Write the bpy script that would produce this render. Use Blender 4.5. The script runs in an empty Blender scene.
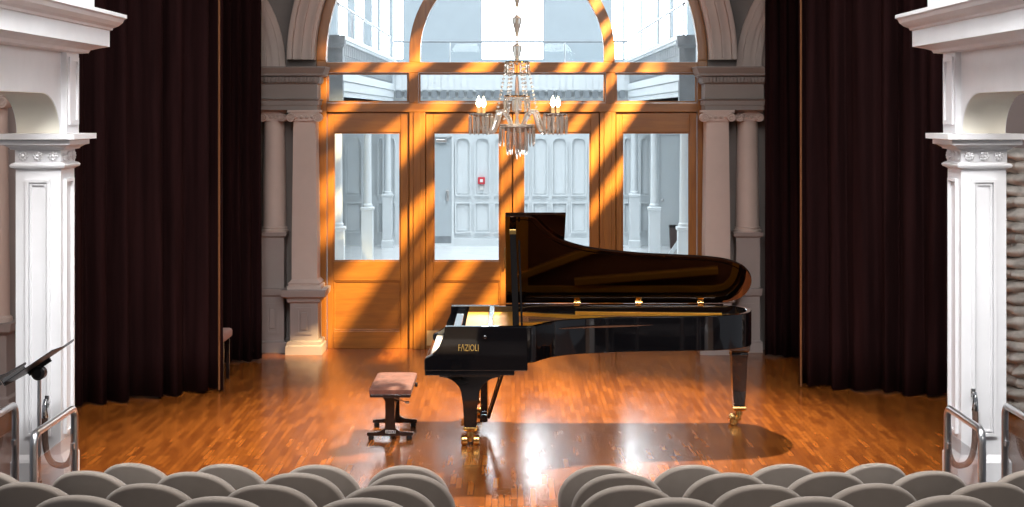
import bpy, bmesh, math, random
from mathutils import Vector, Matrix, Euler
C = bpy.context.scene.collection
S = bpy.context.scene
R = math.radians
PI = math.pi
rnd = random.Random(7)
F = 1600.0; CX = 511.0; HY = 113.0; H = 2.84

def wx(x, D): return (x - CX) / F * D
def wz(y, D): return H - (y - HY) / F * D

# ------------------------------------------------------------------ materials
def nt(name):
    m = bpy.data.materials.new(name); m.use_nodes = True
    n = m.node_tree; b = n.nodes['Principled BSDF']
    return m, n, b
def ramp(n, fac, stops):
    r = n.nodes.new('ShaderNodeValToRGB')
    e = r.color_ramp.elements
    while len(e) < len(stops): e.new(0.5)
    for i, (p, c) in enumerate(stops):
        e[i].position = p; e[i].color = (*c, 1)
    n.links.new(fac, r.inputs[0]); return r.outputs[0]
def coords(n, scale=(1, 1, 1), kind='Object'):
    t = n.nodes.new('ShaderNodeTexCoord'); mp = n.nodes.new('ShaderNodeMapping')
    mp.inputs['Scale'].default_value = scale
    n.links.new(t.outputs[kind], mp.inputs[0]); return mp.outputs[0]
def noise(n, vec, scale, detail=4, rough=.55, dist=0):
    t = n.nodes.new('ShaderNodeTexNoise'); t.inputs['Scale'].default_value = scale
    t.inputs['Detail'].default_value = detail; t.inputs['Roughness'].default_value = rough
    t.inputs['Distortion'].default_value = dist
    n.links.new(vec, t.inputs['Vector']); return t.outputs[0]
def bump(n, b, h, strength=.2, dist=.01):
    k = n.nodes.new('ShaderNodeBump'); k.inputs['Strength'].default_value = strength
    k.inputs['Distance'].default_value = dist
    n.links.new(h, k.inputs['Height']); n.links.new(k.outputs[0], b.inputs['Normal'])
def paint(name, col, rough=.5, var=.08, bs=.05, scale=3, metal=0, coat=0):
    m, n, b = nt(name)
    v = coords(n)
    f = noise(n, v, scale, 5)
    lo = tuple(c * (1 - var) for c in col); hi = tuple(min(1, c * (1 + var)) for c in col)
    n.links.new(ramp(n, f, [(.3, lo), (.7, hi)]), b.inputs['Base Color'])
    b.inputs['Roughness'].default_value = rough; b.inputs['Metallic'].default_value = metal
    b.inputs['Coat Weight'].default_value = coat; b.inputs['Coat Roughness'].default_value = .03
    if bs: bump(n, b, noise(n, v, scale * 30, 3), bs, .003)
    return m
def wood(name, a, bcol, axis='Z', rough=.35, coat=.3):
    m, n, b = nt(name)
    sc = {'Z': (9, 9, .8), 'X': (.8, 9, 9), 'Y': (9, .8, 9)}[axis]
    v = coords(n, sc)
    f = noise(n, v, 2.2, 6, .6, .8)
    n.links.new(ramp(n, f, [(.25, a), (.75, bcol)]), b.inputs['Base Color'])
    b.inputs['Roughness'].default_value = rough; b.inputs['Coat Weight'].default_value = coat
    b.inputs['Coat Roughness'].default_value = .2
    bump(n, b, noise(n, v, 12, 3), .05, .003)
    return m
M = {}
M['white'] = paint('white_paint', (.80, .79, .80), .45, .04, .04)
M['cream'] = paint('cream_paint', (.84, .80, .69), .6, .03)
M['stonegrey'] = paint('grey_pink_paint', (.32, .262, .243), .6, .05)
M['pinkwhite'] = paint('pale_pink_grey_paint', (.56, .44, .385), .55, .05)
M['stonegrey2'] = paint('dull_grey_paint', (.24, .205, .185), .6, .05)
M['wallgrey'] = paint('wall_grey_paint', (.22, .19, .175), .7, .06)
M['wallbrown'] = paint('wall_brown_paint', (.22, .175, .165), .7, .06)
M['darkwall'] = paint('dark_wall_paint', (.02, .014, .013), .8, .1)
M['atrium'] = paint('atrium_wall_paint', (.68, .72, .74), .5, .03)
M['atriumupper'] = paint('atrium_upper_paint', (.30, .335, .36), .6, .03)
M['atriumpanel'] = paint('atrium_panel_paint', (.66, .70, .72), .5, .03)
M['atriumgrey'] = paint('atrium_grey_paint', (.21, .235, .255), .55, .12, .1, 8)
M['atriumdoor'] = paint('atrium_door_paint', (.42, .47, .50), .5, .04)
M['atriumfloor'] = paint('atrium_floor_stone', (.66, .68, .69), .25, .06)
M['oak'] = wood('oak_upright', (.20, .066, .008), (.34, .130, .017), 'Z')
M['oakx'] = wood('oak_rail', (.20, .066, .008), (.34, .130, .017), 'X')
M['lacquer'] = paint('black_piano_lacquer', (.004, .004, .005), .06, 0, 0, coat=1)
M['lidunder'] = wood('lid_underside_lacquer', (.004, .0012, .0006), (.007, .002, .001), 'X', .05, 0)
lb = M['lidunder'].node_tree.nodes['Principled BSDF']; lb.inputs['IOR'].default_value = 1.75; lb.inputs['Specular Tint'].default_value = (1, .60, .40, 1)
M['darkwood'] = wood('dark_bench_wood', (.012, .006, .005), (.022, .011, .009), 'X', .2, .6)
M['brass'] = paint('polished_brass', (.83, .52, .17), .18, .05, 0, metal=1)
M['goldplate'] = paint('gold_plate', (.95, .44, .055), .32, .06, .03, metal=.75)
M['spruce'] = wood('spruce_soundboard', (.09, .03, .012), (.13, .045, .018), 'X', .35, .2)
M['steel'] = paint('brushed_steel', (.62, .62, .63), .28, .04, 0, metal=1)
M['chrome'] = paint('chrome', (.8, .8, .8), .1, 0, 0, metal=1)
M['blackmetal'] = paint('black_metal', (.02, .02, .021), .4, .1)
M['satinblack'] = paint('satin_black', (.006, .005, .005), .5, 0, 0); M['satinblack'].node_tree.nodes['Principled BSDF'].inputs['Specular IOR Level'].default_value = .02
M['blackmetal'].node_tree.nodes['Principled BSDF'].inputs['Specular IOR Level'].default_value = .2
M['felt'] = paint('red_felt', (.25, .02, .015), .9, .1)
M['ivory'] = paint('ivory_key', (.80, .77, .68), .25, .02, 0)
M['ebony'] = paint('ebony_key', (.008, .008, .008), .3, 0, 0)
M['goldletter'] = paint('gold_letter', (.85, .58, .16), .3, 0, 0, metal=.6)
M['whiteletter'] = paint('white_letter', (.8, .8, .78), .5, 0, 0)
M['suede'] = paint('brown_suede', (.17, .062, .04), .85, .35, .3, 14)
M['rope'] = paint('brown_velvet_rope', (.10, .055, .04), .85, .2, .3, 30)
M['carpet'] = paint('dark_carpet', (.05, .035, .032), .95, .2, .4, 20)
M['litedge'] = paint('tan_lit_edge', (.20, .075, .022), .7, .1)  # tan colour stands for warm light on the curtain edges
M['redplastic'] = paint('red_plastic', (.6, .03, .05), .35, .02)
M['stone'] = paint('rough_pale_stone', (.46, .435, .40), .5, .4, .6, 7)
M['candle'] = paint('candle_sleeve', (.80, .55, .25), .5, .05)
M['pinkcushion'] = paint('pale_pink_cushion', (.42, .24, .20), .8, .1)
M['bin'] = paint('brown_bin', (.09, .06, .055), .5, .1)

def m_fabric():
    m, n, b = nt('grey_woven_seat_fabric')
    v = coords(n)
    f = noise(n, v, 5, 4)
    n.links.new(ramp(n, f, [(.3, (.275, .228, .19)), (.7, (.335, .28, .236))]), b.inputs['Base Color'])
    b.inputs['Roughness'].default_value = .9
    b.inputs['Sheen Weight'].default_value = .35; b.inputs['Sheen Roughness'].default_value = .4
    bump(n, b, noise(n, coords(n, (60, 60, 260)), 3, 2), .35, .004)
    return m
M['fabric'] = m_fabric()
def m_velvet():
    m, n, b = nt('dark_maroon_velvet')
    f = noise(n, coords(n, (6, 6, .4)), 2, 4)
    n.links.new(ramp(n, f, [(.3, (.011, .0036, .0038)), (.7, (.023, .0078, .008))]), b.inputs['Base Color'])
    b.inputs['Roughness'].default_value = .9; b.inputs['Specular IOR Level'].default_value = .08
    b.inputs['Sheen Weight'].default_value = .02; b.inputs['Sheen Roughness'].default_value = .3
    b.inputs['Sheen Tint'].default_value = (.6, .3, .28, 1)
    return m
M['velvet'] = m_velvet()
def m_floor():
    m, n, b = nt('stage_parquet_floor')
    t = n.nodes.new('ShaderNodeTexCoord'); s = n.nodes.new('ShaderNodeSeparateXYZ'); c = n.nodes.new('ShaderNodeCombineXYZ')
    n.links.new(t.outputs['Object'], s.inputs[0])
    n.links.new(s.outputs[1], c.inputs[0]); n.links.new(s.outputs[0], c.inputs[1])
    br = n.nodes.new('ShaderNodeTexBrick')
    br.inputs['Scale'].default_value = 1; br.inputs['Brick Width'].default_value = .34; br.inputs['Row Height'].default_value = .047
    br.inputs['Mortar Size'].default_value = .0025; br.inputs['Mortar Smooth'].default_value = .2; br.inputs['Bias'].default_value = 0
    br.offset = .37; br.offset_frequency = 3
    br.inputs['Color1'].default_value = (.19, .050, .008, 1); br.inputs['Color2'].default_value = (.375, .112, .017, 1)
    br.inputs['Mortar'].default_value = (.10, .03, .008, 1)
    n.links.new(c.outputs[0], br.inputs['Vector'])
    g = noise(n, coords(n, (30, 2.2, 1)), 2, 5, .6, .5)
    mx = n.nodes.new('ShaderNodeMix'); mx.data_type = 'RGBA'; mx.blend_type = 'MULTIPLY'; mx.inputs['Factor'].default_value = 1
    n.links.new(br.outputs['Color'], mx.inputs['A'])
    n.links.new(ramp(n, g, [(.25, (.78, .74, .70)), (.75, (1, 1, 1))]), mx.inputs['B'])
    n.links.new(mx.outputs['Result'], b.inputs['Base Color'])
    b.inputs['Roughness'].default_value = .24
    rr = ramp(n, noise(n, coords(n, (3, 1, 1)), 2.5, 4), [(.3, (.17,) * 3), (.7, (.23,) * 3)])
    n.links.new(rr, b.inputs['Roughness'])
    return m
M['floor'] = m_floor()
def m_glass(name='window_pane_glass', tint=(.97, .985, .99), ior=1.35):
    m, n, b = nt(name)
    out = n.nodes['Material Output']; n.nodes.remove(b)
    tr = n.nodes.new('ShaderNodeBsdfTransparent'); tr.inputs[0].default_value = (*tint, 1)
    gl = n.nodes.new('ShaderNodeBsdfGlossy'); gl.inputs['Roughness'].default_value = .02
    lw = n.nodes.new('ShaderNodeLayerWeight'); lw.inputs[0].default_value = .5
    pw = n.nodes.new('ShaderNodeMath'); pw.operation = 'POWER'; pw.inputs[1].default_value = 5
    ma = n.nodes.new('ShaderNodeMath'); ma.operation = 'MULTIPLY_ADD'; ma.inputs[1].default_value = .8; ma.inputs[2].default_value = (ior-1)*.07
    n.links.new(lw.outputs['Facing'], pw.inputs[0]); n.links.new(pw.outputs[0], ma.inputs[0])
    mx = n.nodes.new('ShaderNodeMixShader')
    n.links.new(ma.outputs[0], mx.inputs[0]); n.links.new(tr.outputs[0], mx.inputs[1]); n.links.new(gl.outputs[0], mx.inputs[2])
    n.links.new(mx.outputs[0], out.inputs[0])
    return m
M['glass'] = m_glass()
M['acrylic'] = m_glass('clear_acrylic_sheet', (.86, .87, .88), 1.5)
def m_crystal():
    m, n, b = nt('cut_crystal')
    b.inputs['Base Color'].default_value = (1, .92, .83, 1)
    b.inputs['Transmission Weight'].default_value = .68; b.inputs['Roughness'].default_value = .02
    b.inputs['IOR'].default_value = 1.55
    return m
M['crystal'] = m_crystal()
def m_emit(name, col, st):
    m, n, b = nt(name)
    b.inputs['Emission Color'].default_value = (*col, 1); b.inputs['Emission Strength'].default_value = st
    b.inputs['Base Color'].default_value = (*col, 1)
    return m
M['flame'] = m_emit('lit_candle_bulb', (1, .80, .48), 18)
M['daylight'] = m_emit('daylit_window', (.93, .97, 1), 9)

# ------------------------------------------------------------------ mesh helpers
def BM(): return bmesh.new()
def face(bm, vs):
    try: return bm.faces.new(vs)
    except ValueError: return None
def box(bm, x0, x1, y0, y1, z0, z1):
    v = [bm.verts.new(p) for p in ((x0,y0,z0),(x1,y0,z0),(x1,y1,z0),(x0,y1,z0),(x0,y0,z1),(x1,y0,z1),(x1,y1,z1),(x0,y1,z1))]
    for f in ((0,3,2,1),(4,5,6,7),(0,1,5,4),(1,2,6,5),(2,3,7,6),(3,0,4,7)): face(bm, [v[i] for i in f])
    return v
def rbox(bm, x0, x1, y0, y1, z0, z1, r=.01, seg=2):
    t = BM(); box(t, x0, x1, y0, y1, z0, z1)
    bmesh.ops.bevel(t, geom=t.edges[:], offset=r, segments=seg, affect='EDGES', profile=.5)
    merge(bm, t)
def merge(bm, t):
    me = bpy.data.meshes.new('tmp'); t.to_mesh(me); t.free(); bm.from_mesh(me); bpy.data.meshes.remove(me)
def prism(bm, pts, a0, a1, axis='Y'):
    """polygon pts extruded along axis. axis Y: pts=(x,z); X: pts=(y,z); Z: pts=(x,y)"""
    def P(p, a):
        return {'Y': (p[0], a, p[1]), 'X': (a, p[0], p[1]), 'Z': (p[0], p[1], a)}[axis]
    A = [bm.verts.new(P(p, a0)) for p in pts]; B = [bm.verts.new(P(p, a1)) for p in pts]
    n = len(pts)
    face(bm, A); face(bm, B[::-1])
    for i in range(n): face(bm, (A[i], B[i], B[(i+1) % n], A[(i+1) % n]))
def ring_prism(bm, outer, inner, a0, a1, axis='Y', closed=True):
    """band between two equal-length outlines, extruded"""
    def P(p, a):
        return {'Y': (p[0], a, p[1]), 'X': (a, p[0], p[1]), 'Z': (p[0], p[1], a)}[axis]
    n = len(outer)
    L = [[bm.verts.new(P(p, a)) for p in o] for o, a in ((outer, a0), (inner, a0), (inner, a1), (outer, a1))]
    m = n if closed else n - 1
    for i in range(m):
        j = (i+1) % n
        for k in range(4):
            q = (k+1) % 4
            face(bm, (L[k][i], L[k][j], L[q][j], L[q][i]))
    if not closed:
        face(bm, [L[k][0] for k in range(4)]); face(bm, [L[k][-1] for k in range(4)][::-1])
def loft(bm, loops, cap=True):
    """bridge vertex loops (lists of coordinates, same count, closed)"""
    V = [[bm.verts.new(p) for p in l] for l in loops]
    n = len(V[0])
    for a, b in zip(V, V[1:]):
        for i in range(n): face(bm, (a[i], a[(i+1) % n], b[(i+1) % n], b[i]))
    if cap: face(bm, V[0][::-1]); face(bm, V[-1])
def rect_stack(bm, x0, x1, y0, y1, prof):
    loft(bm, [[(x0-o,y0-o,z),(x1+o,y0-o,z),(x1+o,y1+o,z),(x0-o,y1+o,z)] for o, z in prof])
def lathe(bm, prof, c=(0,0,0), seg=20, axis='Z', a0=0, a1=2*PI):
    loops = []
    for r, h in prof:
        l = []
        for i in range(seg):
            t = a0 + (a1-a0) * i / seg
            p = (r*math.cos(t), r*math.sin(t), h)
            if axis == 'Y': p = (p[0], p[2], p[1])
            if axis == 'X': p = (p[2], p[0], p[1])
            l.append((c[0]+p[0], c[1]+p[1], c[2]+p[2]))
        loops.append(l)
    loft(bm, loops)
def tube(bm, pts, r, seg=10, cap=True):
    pts = [Vector(p) for p in pts]; loops = []
    up = Vector((0, 0, 1)); prev = None
    for i, p in enumerate(pts):
        d = (pts[min(i+1, len(pts)-1)] - pts[max(i-1, 0)]).normalized()
        if prev is None:
            a = d.cross(up)
            if a.length < 1e-3: a = d.cross(Vector((1, 0, 0)))
            a.normalize()
        else:
            a = (prev - d * prev.dot(d)).normalized()
        prev = a; b = d.cross(a)
        rr = r[i] if isinstance(r, (list, tuple)) else r
        loops.append([tuple(p + (a*math.cos(2*PI*k/seg) + b*math.sin(2*PI*k/seg)) * rr) for k in range(seg)])
    loft(bm, loops, cap)
def bar(bm, p, q, w, d):
    """rectangular bar from p to q, w wide sideways, d the other way"""
    p, q = Vector(p), Vector(q); t = (q-p).normalized()
    a = t.cross(Vector((0, 1, 0)))
    if a.length < 1e-3: a = t.cross(Vector((1, 0, 0)))
    a.normalize(); b = t.cross(a)
    loft(bm, [[tuple(c + a*s*w/2 + b*u*d/2) for s, u in ((-1,-1),(1,-1),(1,1),(-1,1))] for c in (p, q)])
def smoothpath(pts, k=6):
    P = [Vector(p) for p in pts]; P = [2*P[0]-P[1]] + P + [2*P[-1]-P[-2]]; out = []
    for i in range(1, len(P)-2):
        for j in range(k):
            t = j/k
            out.append(.5*((2*P[i]) + (P[i+1]-P[i-1])*t + (2*P[i-1]-5*P[i]+4*P[i+1]-P[i+2])*t*t + (3*P[i]-P[i-1]-3*P[i+1]+P[i+2])*t**3))
    out.append(P[-2]); return [tuple(p) for p in out]
def obj(name, bm, mat, parent=None, smooth=False, label=None, bevel=0, angle=35):
    bmesh.ops.recalc_face_normals(bm, faces=bm.faces[:])
    if parent is not None:
        r = parent
        while r.parent is not None: r = r.parent
        bmesh.ops.translate(bm, verts=bm.verts[:], vec=-Vector(r.location))
    me = bpy.data.meshes.new(name); bm.to_mesh(me); bm.free()
    me.materials.append(M[mat] if isinstance(mat, str) else mat)
    o = bpy.data.objects.new(name, me); C.objects.link(o)
    if parent is not None: o.parent = parent
    if smooth:
        me.shade_smooth()
        try: me.set_sharp_from_angle(angle=R(angle))
        except Exception: pass
    if bevel:
        b = o.modifiers.new('bevel', 'BEVEL'); b.width = bevel; b.segments = 2; b.limit_method = 'ANGLE'; b.angle_limit = R(40)
    if label: o['label'] = label
    return o
def thing(name, label, cat, loc=(0,0,0), group=None, kind=None):
    o = bpy.data.objects.new(name, None); C.objects.link(o); o.location = loc; o.empty_display_size = .1
    return tag(o, label, cat, group, kind)
def tag(o, label, cat, group=None, kind=None):
    o['label'] = label; o['category'] = cat
    if group: o['group'] = group
    if kind: o['kind'] = kind
    return o
def struct(name, bm, mat, label, cat, smooth=False, bevel=0):
    o = obj(name, bm, mat, None, smooth, bevel=bevel)
    return tag(o, label, cat, None, 'structure')
def dup(root, loc=None, rotz=None, label=None):
    r = root.copy(); C.objects.link(r)
    if loc is not None: r.location = loc
    if rotz is not None: r.rotation_euler = (0, 0, rotz)
    if label: r['label'] = label
    def rec(a, b):
        for ch in list(a.children):
            c = ch.copy(); C.objects.link(c); c.parent = b
            rec(ch, c)
    rec(root, r)
    return r
def text_mesh(txt, size, depth=.001):
    cu = bpy.data.curves.new('t', 'FONT'); cu.body = txt; cu.size = size; cu.extrude = depth
    cu.align_x = 'CENTER'; cu.align_y = 'CENTER'
    o = bpy.data.objects.new('t', cu); C.objects.link(o)
    dg = bpy.context.evaluated_depsgraph_get()
    me = bpy.data.meshes.new_from_object(o.evaluated_get(dg))
    bpy.data.objects.remove(o); bpy.data.curves.remove(cu)
    return me
def lettering(name, txt, width, height, loc, mat, parent):
    me = text_mesh(txt, 1.0)
    bm = BM(); bm.from_mesh(me); bpy.data.meshes.remove(me)
    xs = [v.co.x for v in bm.verts]; ys = [v.co.y for v in bm.verts]
    cx, cy = (min(xs)+max(xs))/2, (min(ys)+max(ys))/2
    sx = width/(max(xs)-min(xs)); sy = height/(max(ys)-min(ys))
    for v in bm.verts:
        x, y, z = v.co
        v.co = (loc[0]+(x-cx)*sx, loc[1]-z, loc[2]+(y-cy)*sy)
    return obj(name, bm, mat, parent)
def arc(cx, cz, r, a0, a1, n):
    return [(cx + r*math.cos(a0+(a1-a0)*i/n), cz + r*math.sin(a0+(a1-a0)*i/n)) for i in range(n+1)]
def frame_strips(bm, x0, x1, z0, z1, y, w, d):
    """a moulded rectangular panel border standing d proud of y (towards -Y)"""
    o = [(x0,z0),(x1,z0),(x1,z1),(x0,z1)]; i = [(x0+w,z0+w),(x1-w,z0+w),(x1-w,z1-w),(x0+w,z1-w)]
    ring_prism(bm, o, i, y-d, y+.002, 'Y')

# ================================================================== SETTING
WY = 19.2      # front face of the stage back wall
# stage floor
bm = BM(); box(bm, -7, 7, 11.45, WY+.2, -.25, 0); struct('floor', bm, 'floor', 'glossy orange brown parquet stage floor', 'floor')
# auditorium floor, stepped under the rows
ROW = [(9.36, .775), (8.26, .976), (7.24, 1.152), (6.15, 1.358)]
bm = BM()
fl = [t - .885 for d, t in ROW]
pts = [(11.45, -.6), (11.45, fl[0])]
for k in range(4):
    ye = ROW[k][0] - .40
    pts += [(ye, fl[k]), (ye, fl[k+1] if k < 3 else fl[k]+.2)]
pts += [(4.5, fl[3]+.2), (4.5, -.6)]
prism(bm, pts, -6, 6, 'X'); struct('floor_auditorium', bm, 'carpet', 'dark carpeted stepped floor under the rows of seats', 'floor')

# back wall of the stage with its arched opening
ACX, ACZ = wx(512, WY), wz(60, WY)
RO = 196/83.3
bm = BM()
out = [(-7, 0), (-7, 7.4), (7, 7.4), (7, 0), (ACX+RO, 0)] + arc(ACX, ACZ, RO, 0, PI, 40) + [(ACX-RO, 0)]
prism(bm, out, WY, WY+.35, 'Y'); struct('wall_back', bm, 'wallgrey', 'grey plaster wall behind the stage with tall arched opening', 'wall')
bm = BM(); box(bm, -7.1, -6.9, 15.75, WY, 0, 7.4); struct('wall_left', bm, 'darkwall', 'dark side wall of the stage behind left curtains', 'wall')
bm = BM(); box(bm, 6.9, 7.1, 15.75, WY, 0, 7.4); struct('wall_right', bm, 'darkwall', 'dark side wall of the stage behind right curtains', 'wall')
bm = BM(); box(bm, -7.1, 7.1, 12.6, WY+.35, 7.4, 7.55); struct('ceiling', bm, 'darkwall', 'dark ceiling high above the stage', 'ceiling')
# aisle end walls
bm = BM(); box(bm, -7.0, -4.36, 15.6, 15.75, 0, 7.4); struct('wall_aisle_left', bm, 'stonegrey', 'grey wall closing the side aisle left of the pier', 'wall')
bm = BM(); box(bm, 4.46, 7.0, 15.6, 15.75, 0, 7.4); struct('wall_aisle_right', bm, 'wallbrown', 'brown grey wall behind the rough stone pillar', 'wall')

# ---- order of columns beside the doors
def ionic(bm, cx, yf, w, z0, z1):
    """ionic capital: abacus, cushion, two scrolls"""
    h = z1 - z0; r = h*.36
    box(bm, cx-w/2-.035, cx+w/2+.035, yf-.04, yf+.16, z1-h*.2, z1)
    box(bm, cx-w/2, cx+w/2, yf-.02, yf+.15, z0+h*.12, z1-h*.2)
    for s in (-1, 1):
        c = (cx+s*(w/2-.005), yf-.05, z0+r+.005)
        lathe(bm, [(r*.95, 0), (r, .01), (r, .18), (r*.95, .19)], c, 16, 'Y')
        for q, rr in ((.0, r*.82), (.0, r*.42)):
            t = BM()
            tube(t, [(c[0]+rr*math.cos(a), c[1]-.006, c[2]+rr*math.sin(a)) for a in [2*PI*k/16 for k in range(17)]], .009, 6); merge(bm, t)
    for k in range(4):
        x = cx - w*.3 + k*w*.2
        t = BM(); bmesh.ops.create_uvsphere(t, u_segments=8, v_segments=6, radius=.022, matrix=Matrix.Translation((x, yf-.025, z0+h*.42))); merge(bm, t)
def order(sx, side):
    D = 18.82
    def X(x): return sx * abs(wx(x, D))
    def xx(a, b):
        p, q = X(a), X(b); return (min(p, q), max(p, q))
    # pilaster next to the doors, on its pedestal
    p = thing('pilaster', f'square grey pilaster on panelled pedestal {side} of the doors', 'pilaster', (X(304), D+.1, 0), None, 'structure')
    bm = BM(); a, b = xx(290, 318)
    rect_stack(bm, a, b, D, D+.36, [(.05,0),(.05,.10),(.035,.115),(.035,.15),(0,.165),(0,.60),(.03,.62),(.035,.66),(.09,.685),(.10,.75),(.10,.765)])
    frame_strips(bm, a+.07, b-.07, .235, .55, D, .03, .012)
    rbox(bm, a+.125, b-.125, D-.02, D+.01, .29, .495, .008)
    obj('pedestal', bm, 'stonegrey', p)
    bm = BM(); rect_stack(bm, a+.015, b-.015, D+.03, D+.36, [(.05,.765),(.05,.80),(.03,.815),(.04,.84),(.02,.855),(0,.88)]); obj('base', bm, 'pinkwhite', p)
    bm = BM(); loft(bm, [[(a+.015+t,D+.03,z),(b-.015-t,D+.03,z),(b-.015-t,D+.36,z),(a+.015+t,D+.36,z)] for t, z in ((0,.88),(.002,1.4),(.02,2.75))]); obj('shaft', bm, 'pinkwhite', p)
    bm = BM(); ionic(bm, (a+b)/2, D+.02, .32, 2.73, 2.875); obj('capital', bm, 'pinkwhite', p, True)
    # round column behind the curtain edge
    D2 = 18.98
    c = thing('column', f'round grey engaged column beside the curtain {side} of the doors', 'column', (X(272), D2+.14, 0), None, 'structure')
    cx = X(271)
    bm = BM(); rect_stack(bm, cx-.15, cx+.13, D2, D2+.22, [(.03,0),(.03,.12),(0,.14),(0,.66),(.02,.68),(.03,.745),(.03,.76),(0,.765),(0,1.36),(.03,1.38),(.035,1.425)])
    frame_strips(bm, cx-.08, cx+.06, .22, .58, D2, .025, .012)
    rbox(bm, cx-.045, cx+.025, D2-.014, D2+.01, .28, .52, .006)
    obj('pedestal', bm, 'stonegrey', c)
    bm = BM(); lathe(bm, [(.165,1.425),(.165,1.45),(.15,1.46),(.155,1.48),(.14,1.49),(.138,1.9),(.122,2.76)], (cx, D2+.12, 0), 28); obj('shaft', bm, 'pinkwhite', c, True)
    bm = BM(); ionic(bm, cx, D2+.0, .25, 2.73, 2.875); obj('capital', bm, 'pinkwhite', c, True)
    # entablature block over both
    bm = BM(); a, b = xx(258, 317)
    rect_stack(bm, a, b, D, D+.38, [(0,2.875),(0,2.93),(.012,2.935),(.012,2.985),(.03,3.0),(0,3.01),(0,3.18),(.02,3.19),(.02,3.205),(.03,3.205),(.03,3.265),(.075,3.28),(.075,3.305),(.09,3.33),(.11,3.37),(.11,3.385),(0,3.39)])
    n = 17
    for k in range(n):
        x = a + (b-a)*(k+.5)/n
        box(bm, x-.013, x+.013, D-.065, D-.02, 3.205, 3.26)
    struct('trim_1' if sx < 0 else 'trim_2', bm, 'stonegrey2', f'dentilled grey entablature block above the columns {side} of the doors', 'entablature')
    # side blind arch (its inner jamb shows beside the curtain)
    bm = BM(); ac = sx*4.30; az = 3.39
    for k, (r0, r1, yy) in enumerate(((1.53,1.60,.05),(1.45,1.53,.09),(1.38,1.45,.06),(1.31,1.38,.10),(1.25,1.31,.05))):
        ring_prism(bm, arc(ac, az, r1, 0, PI, 40), arc(ac, az, r0, 0, PI, 40), WY-yy, WY, 'Y', False)
    struct('trim_3' if sx < 0 else 'trim_4', bm, 'pinkwhite', f'moulded side arch half hidden by curtain {side} of the doors', 'arch moulding')
order(-1, 'left'); order(1, 'right')
# white archivolt of the main arch
bm = BM()
for r0, r1, yy in ((2.355,2.39,.16),(2.39,2.41,.21),(2.41,2.50,.17),(2.50,2.525,.22),(2.525,2.61,.17),(2.61,2.66,.25),(2.66,2.69,.12)):
    ring_prism(bm, arc(ACX, ACZ, r1, 0, PI, 64), arc(ACX, ACZ, r0, 0, PI, 64), WY-yy, WY, 'Y', False)
struct('trim_5', bm, 'pinkwhite', 'broad moulded arch framing the fanlight above the doors', 'arch moulding')

# ---- timber screen: frame, fanlight, transoms, doors
FY0, FY1 = WY+.05, WY+.20
def PX(x): return wx(x, WY)
def PZ(y): return wz(y, WY)
bm = BM()
ring_prism(bm, arc(ACX, ACZ, RO, 0, PI, 64), arc(ACX, ACZ, 186.5/83.3, 0, PI, 64), FY0, FY1, 'Y', False)
for a, b in ((316, 326), (698, 708)):
    box(bm, PX(a), PX(b), FY0, FY1, 0, ACZ)
ja = struct('trim_6', bm, 'oak', 'orange oak arched frame lining the doorway', 'door frame', bevel=.006)
bm = BM(); box(bm, PX(326), PX(698), FY0-.01, FY1, PZ(72.5), PZ(62)); box(bm, PX(326), PX(698), FY0-.01, FY1, PZ(112), PZ(103))
struct('trim_7', bm, 'oakx', 'pair of oak transom bars across the doorway', 'transom', bevel=.006)
bm = BM()
for a, b in ((408.5, 418), (606, 615.5)): box(bm, PX(a), PX(b), FY0, FY1, PZ(103), PZ(72.5))
for a, b in ((409, 425), (600, 616)):
    box(bm, PX(a), PX(b), FY0, FY1, 0, PZ(112)); box(bm, PX(a)-.03, PX(b)+.03, FY0+.105, FY1, 0, PZ(112)); box(bm, PX(a)+.05, PX(b)-.05, FY0-.015, FY0, 0, PZ(112))
box(bm, PX(512.5)-.03, PX(512.5)+.03, FY0+.105, FY1, 0, PZ(112))
for a, b in ((326, 409), (425, 600), (616, 698)): box(bm, PX(a), PX(b), FY0+.105, FY1, PZ(112)-.04, PZ(112))
struct('trim_8', bm, 'oak', 'oak mullions between the doors and transom lights', 'mullion', bevel=.006)
# fanlight
w = thing('window_1', 'large semicircular oak fanlight over the glazed doors', 'window', (ACX, FY0+.07, PZ(62)), None, 'structure')
bm = BM(); cz = PZ(52); r1, r0 = 103/83.3, 92/83.3
zb = PZ(62)
o = [(ACX+r1, zb)] + arc(ACX, cz, r1, 0, PI, 48) + [(ACX-r1, zb)]
i = [(ACX+r0, zb)] + arc(ACX, cz, r0, 0, PI, 48) + [(ACX-r0, zb)]
ring_prism(bm, o, i, FY0-.01, FY1, 'Y', False)
obj('glazing_arch', bm, 'oak', w, bevel=.006)
bm = BM()
for t in (90,):
    c, s = math.cos(R(t)), math.sin(R(t))
    box(bm, ACX-.06, ACX+.06, FY0, FY1, cz+r1-.02, ACZ+2.25)
obj('glazing_bar', bm, 'oak', w)
bm = BM()
prism(bm, [(ACX-2.24, zb)] + [p for p in arc(ACX, ACZ, 2.24, PI, 0, 48)] + [(ACX+2.24, zb)], FY0+.07, FY0+.078, 'Y')
obj('pane', bm, 'glass', w, label='clear glass pane')
# transom lights
for k, (a, b) in enumerate(((326, 408.5), (418, 606), (615.5, 698))):
    wn = thing(f'window_{k+2}', f'low {["left", "middle", "right"][k]} transom light above the doors', 'window', ((PX(a)+PX(b))/2, FY0+.07, PZ(103)), None, 'structure')
    bm = BM(); box(bm, PX(a)+.003, PX(b)-.003, FY0+.07, FY0+.078, PZ(103)+.003, PZ(72.5)-.003); obj('pane', bm, 'glass', wn)
    bm = BM(); frame_strips(bm, PX(a)+.003, PX(b)-.003, PZ(103)+.003, PZ(72.5)-.003, FY0+.068, .022, .02); obj('glazing_bead', bm, 'oak', wn)
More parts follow.
